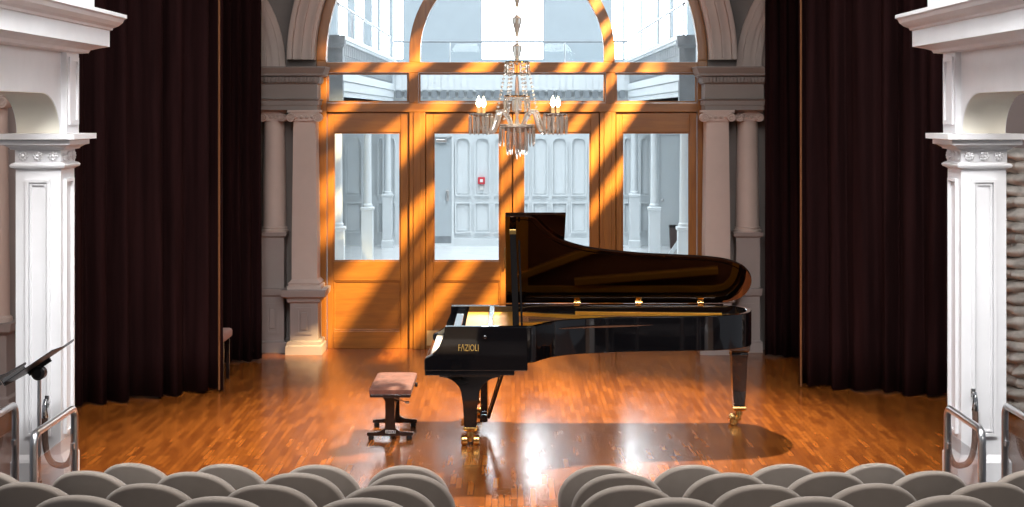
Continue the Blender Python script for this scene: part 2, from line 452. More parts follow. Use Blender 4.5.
# doors
def door(k, x0, x1, g0, g1, label, top=113, gt=132.5, gb=262):
    d = thing(f'door_{k}', label, 'door', ((PX(x0)+PX(x1))/2, FY0+.06, 0), None, 'structure')
    ya, yb = FY0+.035, FY0+.10
    X0, X1, G0, G1 = PX(x0)+.007, PX(x1)-.007, PX(g0), PX(g1)
    bm = BM(); zt = PZ(112)-.008
    box(bm, X0, G0, ya, yb, 0, zt); box(bm, G1, X1, ya, yb, 0, zt)
    obj('stile', bm, 'oak', d, bevel=.005)
    bm = BM(); box(bm, G0, G1, ya, yb, PZ(gt), zt); box(bm, G0, G1, ya, yb, PZ(281.5), PZ(gb)); box(bm, G0, G1, ya, yb, 0, PZ(332))
    obj('rail', bm, 'oakx', d, bevel=.005)
    bm = BM(); box(bm, G0, G1, ya+.025, yb-.02, PZ(332), PZ(281.5)); 
    frame_strips(bm, G0, G1, PZ(332), PZ(281.5), ya+.025, .02, .012)
    obj('lower_panel', bm, 'oakx', d, bevel=.004)
    bm = BM(); box(bm, G0, G1, ya+.03, ya+.036, PZ(gb), PZ(gt)); obj('pane', bm, 'glass', d)
    bm = BM(); frame_strips(bm, G0, G1, PZ(gb), PZ(gt), ya+.028, .016, .014); obj('glazing_bead', bm, 'oak', d)
    return d, ya, X0, X1
door(1, 326, 409, 332.5, 400, 'glazed oak side door next to left pilaster')
d2, ya, a, b = door(2, 425, 512.5, 433, 500, 'left leaf of the central pair of glazed oak doors')
bm = BM(); box(bm, a+.01, b-.01, ya-.004, ya, PZ(346.5), PZ(331.5)); obj('kick_plate', bm, paint('pale_brass_plate', (.62, .42, .18), .4, .05, 0, metal=.3), d2, label='pale brass kick plate')
d3, ya, a, b = door(3, 512.5, 600, 523, 591, 'right leaf of the central glazed oak doors behind piano')
for d, x in ((d2, PX(505)), (d3, PX(519))):
    bm = BM(); tube(bm, [(x, ya, .98), (x, ya-.05, .98), (x, ya-.05, 1.22), (x, ya, 1.22)], .009, 8); obj('door_handle', bm, 'brass', d, True)
door(4, 616, 698, 622.5, 690.5, 'glazed oak side door next to right pilaster')

# ================================================================== ATRIUM beyond the doors
AY = 34.3
def AX(x): return wx(x, AY)
def AZ(y): return wz(y, AY)
bm = BM(); box(bm, -7, 7, WY+.2, 38, -.2, 0); struct('floor_atrium', bm, 'atriumfloor', 'pale stone floor of the hall beyond the doors', 'floor')
bm = BM(); box(bm, -7, 7, AY, AY+.2, 0, 3.15)
for (x0, x1) in ((345, 362.5), (377, 384), (386.5, 396), (623, 632), (639.5, 650)) + tuple((455+19.3*k, 471+19.3*k) for k in range(8)):
    a, b = AX(x0), AX(x1)
    zt, zm, zl, zb2 = AZ(143), AZ(196), AZ(202), AZ(233)
    wv = (b-a)
    def archtop(i): return [(a+i, zm+i), (b-i, zm+i), (b-i, zt), ((a+b)/2+wv*.28, zt+.10-i*.7), ((a+b)/2, zt+.13-i), ((a+b)/2-wv*.28, zt+.10-i*.7), (a+i, zt)]
    ring_prism(bm, archtop(0), archtop(.03), AY-.055, AY+.01, 'Y')
    ring_prism(bm, archtop(.055), archtop(.07), AY-.016, AY+.01, 'Y')
    frame_strips(bm, a, b, zb2, zl, AY, .03, .055); frame_strips(bm, a+.055, b-.055, zb2+.055, zl-.055, AY, .015, .016)
box(bm, AX(453), AX(612), AY-.05, AY, 0, .16)
struct('wall_atrium_back', bm, 'atriumpanel', 'pale panelled wall at the far end of the hall beyond doors', 'wall')
for s, nm, side in ((-1, 'wall_atrium_left', 'left'), (1, 'wall_atrium_right', 'right')):
    bm = BM(); box(bm, min(s*5.0, s*5.2), max(s*5.0, s*5.2), WY+.35, 38, 0, 9); struct(nm, bm, 'atrium', f'white side wall {side} of the hall beyond the doors', 'wall')
# far doors
d5 = thing('door_5', 'grey fire door with closer seen through the left leaf', 'door', (AX(442), AY, 0), None, 'structure')
bm = BM(); box(bm, AX(433), AX(452), AY-.05, AY, .01, AZ(138)); obj('leaf', bm, 'atriumdoor', d5)
bm = BM(); frame_strips(bm, AX(431), AX(454), 0, AZ(135), AY, .05, .07); obj('door_frame', bm, 'atrium', d5)
bm = BM(); box(bm, AX(434), AX(451), AY-.056, AY-.05, .03, AZ(236)); obj('kick_plate', bm, 'atriumgrey', d5)
bm = BM(); rbox(bm, AX(436), AX(447), AY-.11, AY-.05, AZ(142.5), AZ(139), .01); bar(bm, (AX(445), AY-.12, AZ(139)), (AX(452), AY-.06, AZ(136)), .02, .02); obj('door_closer', bm, 'steel', d5)
bm = BM(); tube(bm, [(AX(447), AY-.05, AZ(199)), (AX(447), AY-.12, AZ(199)), (AX(447), AY-.12, AZ(192)), (AX(447), AY-.05, AZ(192))], .018, 8); rbox(bm, AX(446), AX(449), AY-.06, AY-.05, AZ(201), AZ(190), .004); obj('door_handle', bm, 'steel', d5)
d6 = thing('door_6', 'white door with knob seen through the right side door', 'door', (AX(669), AY, 0), None, 'structure')
bm = BM(); box(bm, AX(660), AX(679.5), AY-.04, AY, .01, AZ(136)); obj('leaf', bm, 'atrium', d6)
bm = BM(); frame_strips(bm, AX(657.5), AX(682), 0, AZ(133), AY, .045, .06); obj('door_frame', bm, 'atriumpanel', d6)
bm = BM(); lathe(bm, [(.012, 0), (.012, -.04), (.032, -.05), (.036, -.07), (.02, -.085)], (AX(662), AY-.04, AZ(200)), 12, 'Y'); obj('knob', bm, 'steel', d6, True)
# alarm call point and notice
al = thing('fire_alarm', 'small red fire alarm box on pale panelled wall', 'fire alarm', (AX(481.5), AY-.01, AZ(183)))
bm = BM(); rbox(bm, AX(478), AX(485), AY-.09, AY-.012, AZ(184), AZ(177), .012); obj('housing', bm, 'redplastic', al)
bm = BM(); rbox(bm, AX(480), AX(483), AY-.1, AY-.088, AZ(182), AZ(179), .004); obj('pull_bar', bm, 'whiteletter', al)
sg = BM(); rbox(sg, AX(479.8), AX(483.4), AY-.035, AY-.012, AZ(190), AZ(185.5), .003); tag(obj('wall_switch', sg, 'whiteletter'), 'small pale switch plate directly below red fire alarm', 'switch')
# galleries
def gallery(s, side):
    g = thing('balcony', f'pale gallery running along the {side} side of hall beyond doors', 'balcony', (s*2.6, 28, 3.0), None, 'structure')
    def xs(a, b): return (min(s*a, s*b), max(s*a, s*b))
    y0, y1 = 23.6, 34.0
    bm = BM(); a, b = xs(2.5, 5.0); box(bm, a, b, y0, y1, 3.0, 3.08)
    a, b = xs(2.52, 5.0); box(bm, a, b, y0+.02, y1, 3.08, 3.36)
    obj('slab', bm, 'atrium', g)
    bm = BM()
    for k in range(3):
        a, b = xs(2.50-.012*k, 2.62); box(bm, a, b, y0, y1, 3.02+.15*k, 3.155+.15*k)
    obj('siding', bm, 'atrium', g)
    bm = BM(); a, b = xs(2.52, 2.62); box(bm, a, b, y0, y1, 3.47, 3.92)
    for k in range(34):
        a, b = xs(2.506, 2.53); yk = y0+.1+k*.3; box(bm, a, b, yk, yk+.26, 3.49, 3.69); box(bm, a, b, yk+.13, min(y1, yk+.39), 3.71, 3.90)
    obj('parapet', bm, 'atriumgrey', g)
    bm = BM(); a, b = xs(2.44, 2.70); box(bm, a, b, y0-.05, y1, 3.92, 3.99); a, b = xs(2.47, 2.68); box(bm, a, b, y0-.02, y1, 3.88, 3.92); obj('coping', bm, 'atrium', g)
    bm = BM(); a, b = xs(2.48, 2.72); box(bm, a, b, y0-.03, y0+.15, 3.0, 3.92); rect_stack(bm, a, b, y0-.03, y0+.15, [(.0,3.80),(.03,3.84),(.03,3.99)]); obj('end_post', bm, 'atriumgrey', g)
    rl = thing('balcony_railing', f'thin metal railing on top of the {side} gallery', 'railing', (s*2.56, y0, 3.99))
    bm = BM(); tube(bm, [(s*2.56, y0, 4.46), (s*2.56, y1, 4.46)], .022, 8); obj('top_rail', bm, 'steel', rl, True)
    p0 = None
    for k in range(6):
        yk = y0+.1+k*(y1-y0-.2)/5
        bm = BM(); tube(bm, [(s*2.56, yk, 3.985), (s*2.56, yk, 4.45)], .014, 8); obj('post', bm, 'steel', rl, True)
    # columns below
    for k, (yy, wh) in enumerate(((24.0, 'nearest the doors'), (29.0, 'midway down the hall'), (33.7, 'against the far wall'))):
        c = thing('column', f'slim white column under {side} gallery {wh}', 'column', (s*2.6, yy, 0), None, 'structure')
        cx = s*2.6
        bm = BM(); rect_stack(bm, cx-.10, cx+.10, yy-.10, yy+.10, [(.02,0),(.02,.15),(0,.17),(0,1.08),(.02,1.09),(.02,1.13),(0,1.14)]); obj('pedestal', bm, 'atrium', c)
        bm = BM(); lathe(bm, [(.09,1.14),(.09,1.18),(.074,1.2),(.07,1.9),(.064,2.9),(.1,2.95),(.1,3.0)], (cx, yy, 0), 18); obj('shaft', bm, 'atrium', c, True)
gallery(-1, 'left'); gallery(1, 'right')
g = thing('balcony', 'pale gallery crossing the far end of hall beyond doors', 'balcony', (0, 34.2, 3.1), None, 'structure')
bm = BM(); box(bm, -5, 5, 34.15, 37, 3.12, 3.3); obj('slab', bm, 'atrium', g)
bm = BM(); box(bm, -2.5, 2.5, 34.05, 34.15, 3.3, 3.74)
for k in range(36):
    x = -2.45+k*.14; box(bm, x, x+.11, 34.03, 34.06, 3.33, 3.72)
obj('parapet', bm, 'atrium', g)
bm = BM()
for k in range(26): x = -2.45+k*.19; box(bm, x, x+.12, 34.0, 34.1, 3.16, 3.31)
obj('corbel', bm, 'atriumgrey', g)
rl = thing('balcony_railing', 'thin metal railing crossing the far gallery below bright window', 'railing', (0, 34.1, 3.74))
bm = BM(); tube(bm, [(-2.5, 34.1, 4.36), (2.5, 34.1, 4.36)], .022, 8); obj('top_rail', bm, 'atriumgrey', rl, True)
for x in (450, 565): bm = BM(); tube(bm, [(wx(x, 34.1), 34.1, 3.735), (wx(x, 34.1), 34.1, 4.36)], .016, 8); obj('post', bm, 'steel', rl, True)
bm = BM()
for a, b in ((-2.5, wx(450, 34.1)-.02), (wx(450, 34.1)+.02, wx(565, 34.1)-.02), (wx(565, 34.1)+.02, 2.5)): box(bm, a, b, 34.095, 34.105, 3.76, 4.32)
obj('glass_panel', bm, 'glass', rl)
# upper end wall with bright windows
UY = 37.0
def UX(x): return wx(x, UY)
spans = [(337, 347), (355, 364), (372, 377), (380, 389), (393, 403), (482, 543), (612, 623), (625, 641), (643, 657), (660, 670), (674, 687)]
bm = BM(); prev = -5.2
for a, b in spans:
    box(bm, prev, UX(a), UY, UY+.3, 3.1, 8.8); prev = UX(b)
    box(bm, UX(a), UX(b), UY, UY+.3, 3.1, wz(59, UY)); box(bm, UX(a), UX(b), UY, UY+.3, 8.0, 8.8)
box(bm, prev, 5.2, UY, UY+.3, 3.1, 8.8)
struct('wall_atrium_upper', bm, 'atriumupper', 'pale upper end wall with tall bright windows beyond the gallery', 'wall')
for k, (a, b) in enumerate(spans):
    bm = BM(); box(bm, UX(a), UX(b), UY+.12, UY+.16, wz(59, UY), 8.0)
    o = struct(f'window_{k+5}', bm, 'daylight', f'tall bright daylit upper window, {["first","second","third","fourth","fifth","broad middle","seventh","eighth","ninth","tenth","last"][k]} from the left' if k != 5 else 'broad bright upper window directly behind chandelier stem', 'window')
# stair rail and bin
st = thing('stair_railing', 'sloping pale stair railing seen through the right side door', 'railing', (wx(668, 30), 30, 0))
bm = BM(); bar(bm, (wx(664, 30), 30, .02), (wx(694, 30), 30, wz(219, 30)), .07, .05); obj('hand_rail', bm, 'atrium', st)
bm = BM(); bar(bm, (wx(678, 30), 30, .02), (wx(694, 30), 30, wz(234, 30)), .05, .05); obj('lower_rail', bm, 'atrium', st)
for x, zt in ((683, .52), (692, .8)):
    bm = BM(); bar(bm, (wx(x, 30), 30, 0), (wx(x, 30), 30, zt), .03, .03); obj('post', bm, 'atriumgrey', st)
bn = thing('waste_bin', 'small dark brown waste bin below the white hall door', 'bin', (wx(673.5, 33.6), 33.6, 0))
bm = BM(); a, b = wx(669.5, 33.6), wx(677.5, 33.6); loft(bm, [[(a+t,33.5+t,z),(b-t,33.5+t,z),(b-t,33.7-t,z),(a+t,33.7-t,z)] for t, z in ((.015,0),(0,.44))]); obj('body', bm, 'bin', bn)
bm = BM(); rect_stack(bm, a, b, 33.5, 33.7, [(.008,.44),(.008,.47),(-.01,.49)]); obj('lid', bm, 'blackmetal', bn)

# ================================================================== ARCADE PIERS (auditorium sides)
def arcade(s, side):
    def xs(a, b): return (min(s*a, s*b), max(s*a, s*b))
    p = thing('pillar', f'white panelled square pier with rosette capital at {side} of the stage', 'pillar', (s*3.25, 11.17, 0), None, 'structure')
    ix, ox, y0, y1 = 3.095, 3.405, 11.0, 11.34
    a, b = xs(ix, ox)
    bm = BM(); rect_stack(bm, a, b, y0, y1, [(.03,-.12),(.03,.44),(.02,.46),(0,.49)]); obj('base', bm, 'white', p)
    bm = BM(); box(bm, a, b, y0, y1, .49, 2.49)
    frame_strips(bm, a+.07, b-.07, .62, 2.385, y0, .022, .022); frame_strips(bm, a+.10, b-.10, .65, 2.355, y0, .012, .012)
    # panel on the inner face and its opposite
    for xf, sg in ((s*ix, -s),):
        o = [(y0+.07,.62),(y1-.07,.62),(y1-.07,2.385),(y0+.07,2.385)]; i = [(y0+.09,.64),(y1-.09,.64),(y1-.09,2.365),(y0+.09,2.365)]
        ring_prism(bm, o, i, xf, xf+sg*.022, 'X')
    obj('shaft', bm, 'white', p)
    bm = BM(); rect_stack(bm, a, b, y0, y1, [(0,2.45),(.012,2.458),(.03,2.466),(.035,2.48),(.025,2.492),(.004,2.50),(.004,2.585),(.03,2.59),(.035,2.60),(.06,2.615),(.085,2.622),(.085,2.655),(.125,2.66),(.125,2.697),(0,2.70)])
    obj('capital', bm, 'white', p)
    for k in range(3):
        for fc in ('front', 'side'):
            bm = BM()
            if fc == 'front':
                c = Vector((a+(b-a)*(k+.5)/3, y0-.004, 2.543)); ax = 'Y'; u = Vector((1,0,0)); n = Vector((0,-1,0))
            else:
                c = Vector((s*(ix-.004), y0+(y1-y0)*(k+.5)/3, 2.543)); ax = 'X'; u = Vector((0,1,0)); n = Vector((-s,0,0))
            for q in range(8):
                t = q*PI/4; pc = c + (u*math.cos(t)+Vector((0,0,1))*math.sin(t))*.022 + n*.006
                bmesh.ops.create_uvsphere(bm, u_segments=8, v_segments=6, radius=.0135, matrix=Matrix.Translation(pc))
            bmesh.ops.create_uvsphere(bm, u_segments=8, v_segments=6, radius=.014, matrix=Matrix.Translation(c+n*.012))
            obj('rosette', bm, 'white', p, True)
    # block above the capital with narrow sunk panel
    bm = BM(); a2, b2 = xs(3.06, 3.405); box(bm, a2, b2, y0+.02, y1-.01, 2.70, 3.28)
    o = [(y0+.06,2.76),(y1-.05,2.76),(y1-.05,3.23),(y0+.06,3.23)]; i = [(y0+.09,2.79),(y1-.08,2.79),(y1-.08,3.20),(y0+.09,3.20)]
    ring_prism(bm, o, i, s*3.06, s*3.047, 'X')
    obj('upper_block', bm, 'white', p)
    # arcade wall over the opening
    yc = 11.0; ry, rz = .42, .275
    crv = [(yc - ry + ry*math.cos(t), 2.70 + rz*math.sin(t)) for t in [PI/2*k/14 for k in range(15)]]
    w = thing(f'wall_arcade_{side}', f'white arcade wall above the {side} pier opening', 'wall', (s*3.25, 8, 2.7), None, 'structure')
    bm = BM(); a, b = xs(3.10, 3.40)
    prism(bm, [(yc+.03, 2.70)] + crv + [(5, 2.975), (5, 3.28), (yc+.03, 3.28)], a, b, 'X'); obj('spandrel', bm, 'white', w)
    bm = BM(); off = [(y-.004, z-.004) for y, z in crv] + [(5, 2.971)]; base = crv + [(5, 2.975)]
    ring_prism(bm, base, off, a+.004, b-.004, 'X', False); obj('soffit', bm, 'cream', w, True, label='cream painted arch soffit')
    # entablature
    bm = BM(); a, b = xs(3.05, 3.6)
    rect_stack(bm, a, b, 4.6, 11.34, [(0,3.26),(.045,3.265),(.055,3.285),(.10,3.30),(.165,3.315),(.165,3.43),(.18,3.435),(.185,3.45),(.215,3.465),(.24,3.49),(.25,3.515),(.265,3.525),(.265,3.55),(.15,3.575),(0,3.59)])
    struct(f'trim_{9 if s < 0 else 10}', bm, 'white', f'white moulded cornice running along the {side} arcade', 'cornice')
    bm = BM(); a, b = xs(3.09, 3.5); box(bm, a, b, 4.6, 11.1, 3.58, 6.4)
    a, b = xs(2.98, 3.2); rect_stack(bm, a, b, 11.0, 11.3, [(.03,3.58),(.03,3.66),(0,3.68),(0,6.4)])
    struct(f'wall_gallery_{side}', bm, 'white', f'white upper wall standing on the {side} cornice', 'wall')
arcade(-1, 'left'); arcade(1, 'right')
# column in the left side aisle (a sliver shows beside the pier)
c = thing('column', 'grey pink column on tall pedestal in aisle left of pier', 'column', (-4.93, 15.35, 0), None, 'structure')
bm = BM(); rect_stack(bm, -5.10, -4.80, 15.22, 15.5, [(.03,0),(.03,.12),(0,.14),(0,.72),(.05,.76),(.06,.84)]); frame_strips(bm, -5.02, -4.88, .22, .62, 15.22, .025, .012); obj('pedestal', bm, 'stonegrey', c)
bm = BM(); lathe(bm, [(.16,.84),(.16,.88),(.135,.90),(.13,1.4),(.115,2.9)], (-4.95, 15.36, 0), 22); obj('shaft', bm, 'pinkwhite', c, True)
bm = BM(); ionic(bm, -4.95, 15.24, .24, 2.88, 3.03); obj('capital', bm, 'pinkwhite', c, True)
# rough stone pillar in the right aisle
bm = BM()
NU, NV = 56, 230; zA, zB = .02, 2.50; loops = []
courses = 22
jit = [[(rnd.random(), rnd.random()) for _ in range(8)] for _ in range(courses+1)]
for j in range(NV+1):
    z = zA + (zB-zA)*j/NV; cf = (z-zA)/(zB-zA)*courses; ci = min(courses-1, int(cf)); fz = cf-ci
    lp = []
    for i in range(NU):
        t = 2*PI*i/NU
        ct, s_ = math.cos(t), math.sin(t)
        k = 1/max(abs(ct), abs(s_))**.75
        seg = (t/(2*PI)*6 + jit[ci][0][0]*6) % 6; si = int(seg); fs = seg-si
        lump = (math.sin(PI*fz)**.6) * (.55+.45*math.sin(PI*fs)**.5)
        rr = .25*k*.9 + .135*lump*(.55+.8*jit[ci][si][1]) + .01*math.sin(37*t+19*z)
        lp.append((5.02+rr*1.1*ct, 15.2+rr*.75*s_, z + .012*math.sin(3*t+ci*2)))
    loops.append(lp)
loft(bm, loops)
tag(obj('stone_pillar', bm, 'stone', None, True, angle=60), 'pillar of rough stacked pale stones right of the right pier', 'pillar', None, 'structure')

# ================================================================== CURTAINS
def curtain(name, label, path, ztop=7.35, amp=.11, wave=.25, seed=1, edge=None):
    r = random.Random(seed)
    P = [Vector((x, y, 0)) for x, y in path]
    L = [0]
    for a, b in zip(P, P[1:]): L.append(L[-1]+(b-a).length)
    total = L[-1]; n = int(total/.014)
    def at(s):
        for i in range(len(P)-1):
            if s <= L[i+1] or i == len(P)-2:
                t = (s-L[i])/(L[i+1]-L[i]); d = (P[i+1]-P[i]).normalized()
                return P[i].lerp(P[i+1], t), Vector((-d.y, d.x, 0))
    # irregular fold phase
    ph = [0.0]; cur = r.uniform(.7, 1.4)
    for k in range(n):
        if k % 12 == 0: cur = r.uniform(.6, 1.5)
        ph.append(ph[-1] + 2*PI*(total/n)/wave*cur)
    am = [r.uniform(.55, 1.15) for _ in range(int(total/wave)*3+6)]
    zs = [.02, .5, 1.2, 2.2, 3.3, 4.5, ztop]
    rows = []
    for zi, z in enumerate(zs):
        row = []
        k2 = 1 - .25*z/ztop
        for k in range(n+1):
            s = total*k/n; p, nr = at(s)
            a = amp*k2*am[int(ph[k]/PI) % len(am)]
            w = math.sin(ph[k] + .12*z*math.sin(s*3.1)); w = math.copysign(abs(w)**.75, w)
            q = p + nr*(a*w + .015*math.sin(2.3*ph[k]+z))
            row.append((q.x, q.y, z + (.012*math.sin(ph[k]*.37) if zi == 0 else 0)))
        rows.append(row)
    bm = BM(); V = [[bm.verts.new(p) for p in row] for row in rows]
    for a, b in zip(V, V[1:]):
        for k in range(n): face(bm, (a[k], a[k+1], b[k+1], b[k]))
    o = obj(name, bm, 'velvet', None, True, angle=80)
    m = o.modifiers.new('thick', 'SOLIDIFY'); m.thickness = .012; m.offset = 0
    tag(o, label, 'curtain', 'dark stage curtains')
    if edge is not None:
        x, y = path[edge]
        bm = BM(); tube(bm, [(x, y-.10, z) for z in zs], .011, 8); obj('lit_edge_strip', bm, 'litedge', o, True, label='tan strip standing in for the lit curtain edge')  # warm light along the curtain edge, put in as a tan strip
    return o
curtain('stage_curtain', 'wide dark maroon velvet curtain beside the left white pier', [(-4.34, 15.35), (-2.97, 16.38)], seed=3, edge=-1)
curtain('stage_curtain', 'narrow dark curtain beside the left pilaster and column', [(-3.5, 18.0), (-2.86, 18.35)], seed=5, amp=.06, wave=.16)
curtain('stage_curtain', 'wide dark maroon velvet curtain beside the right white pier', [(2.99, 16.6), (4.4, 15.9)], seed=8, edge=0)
curtain('stage_curtain', 'narrow dark curtain beside the right column of the doors', [(2.96, 18.62), (3.65, 18.5)], seed=11, amp=.05, wave=.16)
# upholstered chair tucked behind the left curtain
ch = thing('chair', 'upholstered chair edge peeping out behind the left curtain', 'chair', (-3.2, 16.95, 0))
bm = BM(); rbox(bm, -3.45, -2.985, 16.75, 17.17, .44, .54, .03, 3); obj('seat', bm, 'pinkcushion', ch, True)
for x in (-3.41, -3.03):
    for y in (16.79, 17.12):
        bm = BM(); bar(bm, (x, y, 0), (x, y, .45), .035, .035); obj('leg', bm, 'darkwood', ch)
bm = BM(); rbox(bm, -3.47, -3.42, 16.76, 17.16, .52, .9, .015, 2); obj('backrest', bm, 'pinkcushion', ch, True)

# ================================================================== GRAND PIANO
YN, YS = 13.56, 15.10
near = smoothpath([(.13, YN, 0), (.20, YN+.03, 0), (.27, 13.72, 0), (.40, 13.92, 0), (.58, 14.05, 0), (.80, 14.13, 0), (1.15, 14.20, 0), (1.50, 14.235, 0), (1.80, 14.27, 0), (1.98, 14.33, 0), (2.11, 14.44, 0), (2.19, 14.60, 0), (2.21, 14.78, 0), (2.17, 14.95, 0), (2.07, 15.06, 0), (1.92, YS, 0)], 5)
near = [(p[0], p[1]) for p in near]
RIM = [(-.20, YN)] + near + [(-.20, YS)]
def inset(poly, d):
    n = len(poly); out = []
    area = sum(poly[i][0]*poly[(i+1)%n][1]-poly[(i+1)%n][0]*poly[i][1] for i in range(n))
    sg = 1 if area > 0 else -1
    for i in range(n):
        a, b, c = Vector(poly[i-1]), Vector(poly[i]), Vector(poly[(i+1)%n])
        d1 = (b-a).normalized(); d2 = (c-b).normalized()
        n1 = Vector((-d1.y, d1.x))*sg; n2 = Vector((-d2.y, d2.x))*sg
        m = (n1+n2); m.normalize(); k = max(.5, m.dot(n1))
        p = b + m*d/k; out.append((p.x, p.y))
    return out
pno = thing('grand_piano', 'black lacquered concert grand piano with raised lid centre stage', 'piano', (.7, 14.3, 0))
bm = BM(); inn = inset(RIM, .045)
ring_prism(bm, RIM, inn, .72, 1.03, 'Z'); obj('rim', bm, 'lacquer', pno, True, bevel=.006, angle=50)
bm = BM(); prism(bm, inset(RIM, .03), .735, .80, 'Z'); obj('bottom_frame', bm, 'lacquer', pno)
bm = BM(); prism(bm, inset(RIM, .043), .86, .875, 'Z'); obj('soundboard', bm, 'spruce', pno)
bm = BM()
pl = inset(RIM, .06); pl2 = inset(RIM, .12)
ring_prism(bm, pl, pl2, .925, .945, 'Z')
box(bm, -.14, .16, YN+.07, YS-.07, .93, .955)
for (p, q) in (((.05, 13.80), (.42, 14.12)), ((.05, 14.08), (1.45, 14.62)), ((.05, 14.88), (1.15, 14.42)), ((.6, 14.92), (1.95, 14.80)), ((1.2, 14.50), (1.9, 14.52))):
    bar(bm, (p[0], p[1], .965), (q[0], q[1], .965), .05, .06)
obj('cast_iron_plate', bm, 'goldplate', pno, bevel=.004)
bm = BM()
for k in range(60):
    f = k/59; y = YN+.12+f*1.2
    x1 = .3+1.65*min(1, f*1.15)**.8
    bar(bm, (.0, y, .962), (x1, min(14.98, max(y, 13.95+.45*f+.3*max(0, f-.3))), .958), .0018, .0018)
o = obj('strings', bm, paint('copper_strings', (.16, .07, .035), .5, 0, 0, metal=.5), pno); o['kind'] = 'stuff'
bm = BM(); box(bm, -.40, .02, YN+.08, YS-.08, .955, .975)
o = obj('pin_block_cover', bm, 'goldplate', pno)
# cheeks
arm = [(-.735,.655),(-.735,.745),(-.728,.765),(-.70,.778),(-.665,.795),(-.635,.82),(-.61,.855),(-.592,.90),(-.575,.94),(-.565,.965),(-.563,1.03),(.14,1.03),(.14,.655)]
for y0, y1 in ((YN-.004, YN+.072), (YS-.072, YS+.002)):
    bm = BM(); prism(bm, arm, y0, y1, 'Y'); obj('arm', bm, 'lacquer', pno, bevel=.006)
bm = BM(); box(bm, -.73, .03, YN, YS, .615, .66); box(bm, -.61, -.09, YN+.02, YS-.02, .60, .616); obj('keybed', bm, 'lacquer', pno, bevel=.004)
bm = BM(); box(bm, -.73, -.70, YN+.075, YS-.075, .66, .735); obj('key_slip', bm, 'lacquer', pno, bevel=.004)
nk = 52; kw = (YS-YN-.16)/nk; k0 = None
for k in range(nk):
    y = YN+.08+k*kw
    if k0 is None:
        bm = BM(); rbox(bm, -.695, -.53, y+.0008, y+kw-.0008, .70, .752, .002, 1); k0 = obj('white_key', bm, 'ivory', pno)
    else:
        o = k0.copy(); C.objects.link(o); o.location.y = k*kw
b0 = None
for k in range(nk-1):
    if (k % 7) in (1, 4): continue
    y = YN+.08+(k+1)*kw
    if b0 is None:
        bm = BM(); prism(bm, [(-.635,.752),(-.625,.765),(-.53,.766),(-.53,.752)], y-.006, y+.006, 'Y'); b0 = obj('black_key', bm, 'ebony', pno); yb0 = y
    else:
        o = b0.copy(); C.objects.link(o); o.location.y = y-yb0
bm = BM(); prism(bm, [(-.53,.70),(-.53,.80),(-.50,.86),(-.46,.93),(-.40,.97),(-.37,.97),(-.37,.70)], YN+.074, YS-.074, 'Y'); obj('fallboard', bm, 'lacquer', pno, bevel=.004)
bm = BM(); box(bm, -.526, -.52, YN+.08, YS-.08, .752, .757); obj('felt_strip', bm, 'felt', pno)
# music desk folded flat
bm = BM(); rbox(bm, -.50, -.43, YN+.10, YS-.10, .975, .99, .004)
obj('music_desk', bm, 'lacquer', pno)
# lid
TH = R(35.2); HZ = 1.045; HYp = YS+.005
def lidmap(x, y, t):
    v = HYp - y
    return (x, HYp - v*math.cos(TH) + t*math.sin(TH), HZ + v*math.sin(TH) + t*math.cos(TH))
LO = inset(RIM, -.012)
LO = [p for p in LO if p[0] > -.05]
lid = [(-.05, YN-.012)] + LO + [(-.05, YS+.005)]
lid = [(x, min(y, YS+.005)) for x, y in lid]
bm = BM()
A = [bm.verts.new(lidmap(x, y, 0)) for x, y in lid]; B = [bm.verts.new(lidmap(x, y, .022)) for x, y in lid]
face(bm, A); face(bm, B[::-1])
for k in range(len(lid)): j = (k+1) % len(lid); face(bm, (A[k], A[j], B[j], B[k]))
lo = obj('lid', bm, 'lidunder', pno, True, bevel=.004)
# beading lines on the underside of the lid
bm = BM(); l1 = inset(lid, .05); l2 = inset(lid, .075)
n = len(l1); VA = [bm.verts.new(lidmap(x, y, -.006)) for x, y in l1]; VB = [bm.verts.new(lidmap(x, y, -.006)) for x, y in l2]
VC = [bm.verts.new(lidmap(x, y, .001)) for x, y in l1]; VD = [bm.verts.new(lidmap(x, y, .001)) for x, y in l2]
for k in range(n):
    j = (k+1) % n
    face(bm, (VA[k], VA[j], VB[j], VB[k])); face(bm, (VA[k], VA[j], VC[j], VC[k])); face(bm, (VB[k], VB[j], VD[j], VD[k]))
obj('rim_bead', bm, 'lidunder', lo, True)
bm = BM()
fp = [(-.05, YN-.012), (.475, YN-.012), (.475, YS), (-.05, YS)]
A = [bm.verts.new(lidmap(x, y, .024)) for x, y in fp]; B = [bm.verts.new(lidmap(x, y, .046)) for x, y in fp]
face(bm, A); face(bm, B[::-1])
for k in range(4): face(bm, (A[k], A[(k+1)%4], B[(k+1)%4], B[k]))
obj('front_lid', bm, 'lidunder', pno, bevel=.004)
bm = BM(); box(bm, -.05, 2.0, YS-.035, YS+.01, 1.031, 1.043); obj('hinge_rail', bm, 'lidunder', pno)
for x in (577, 638.5, 700.5):
    X = wx(x, 15.07)
    bm = BM(); rbox(bm, X-.028, X+.028, YS-.045, YS-.036, 1.015, 1.055, .003, 1); lathe(bm, [(.011, -.03), (.011, .03)], (X, YS-.035, 1.055), 10, 'X')
    q = [lidmap(X-.028, YS-.03, -.004), lidmap(X+.028, YS-.03, -.004), lidmap(X+.028, YS-.11, -.004), lidmap(X-.028, YS-.11, -.004)]
    q2 = [lidmap(X-.028, YS-.03, .001), lidmap(X+.028, YS-.03, .001), lidmap(X+.028, YS-.11, .001), lidmap(X-.028, YS-.11, .001)]
    loft(bm, [q, q2]); obj('hinge', bm, 'brass', pno)
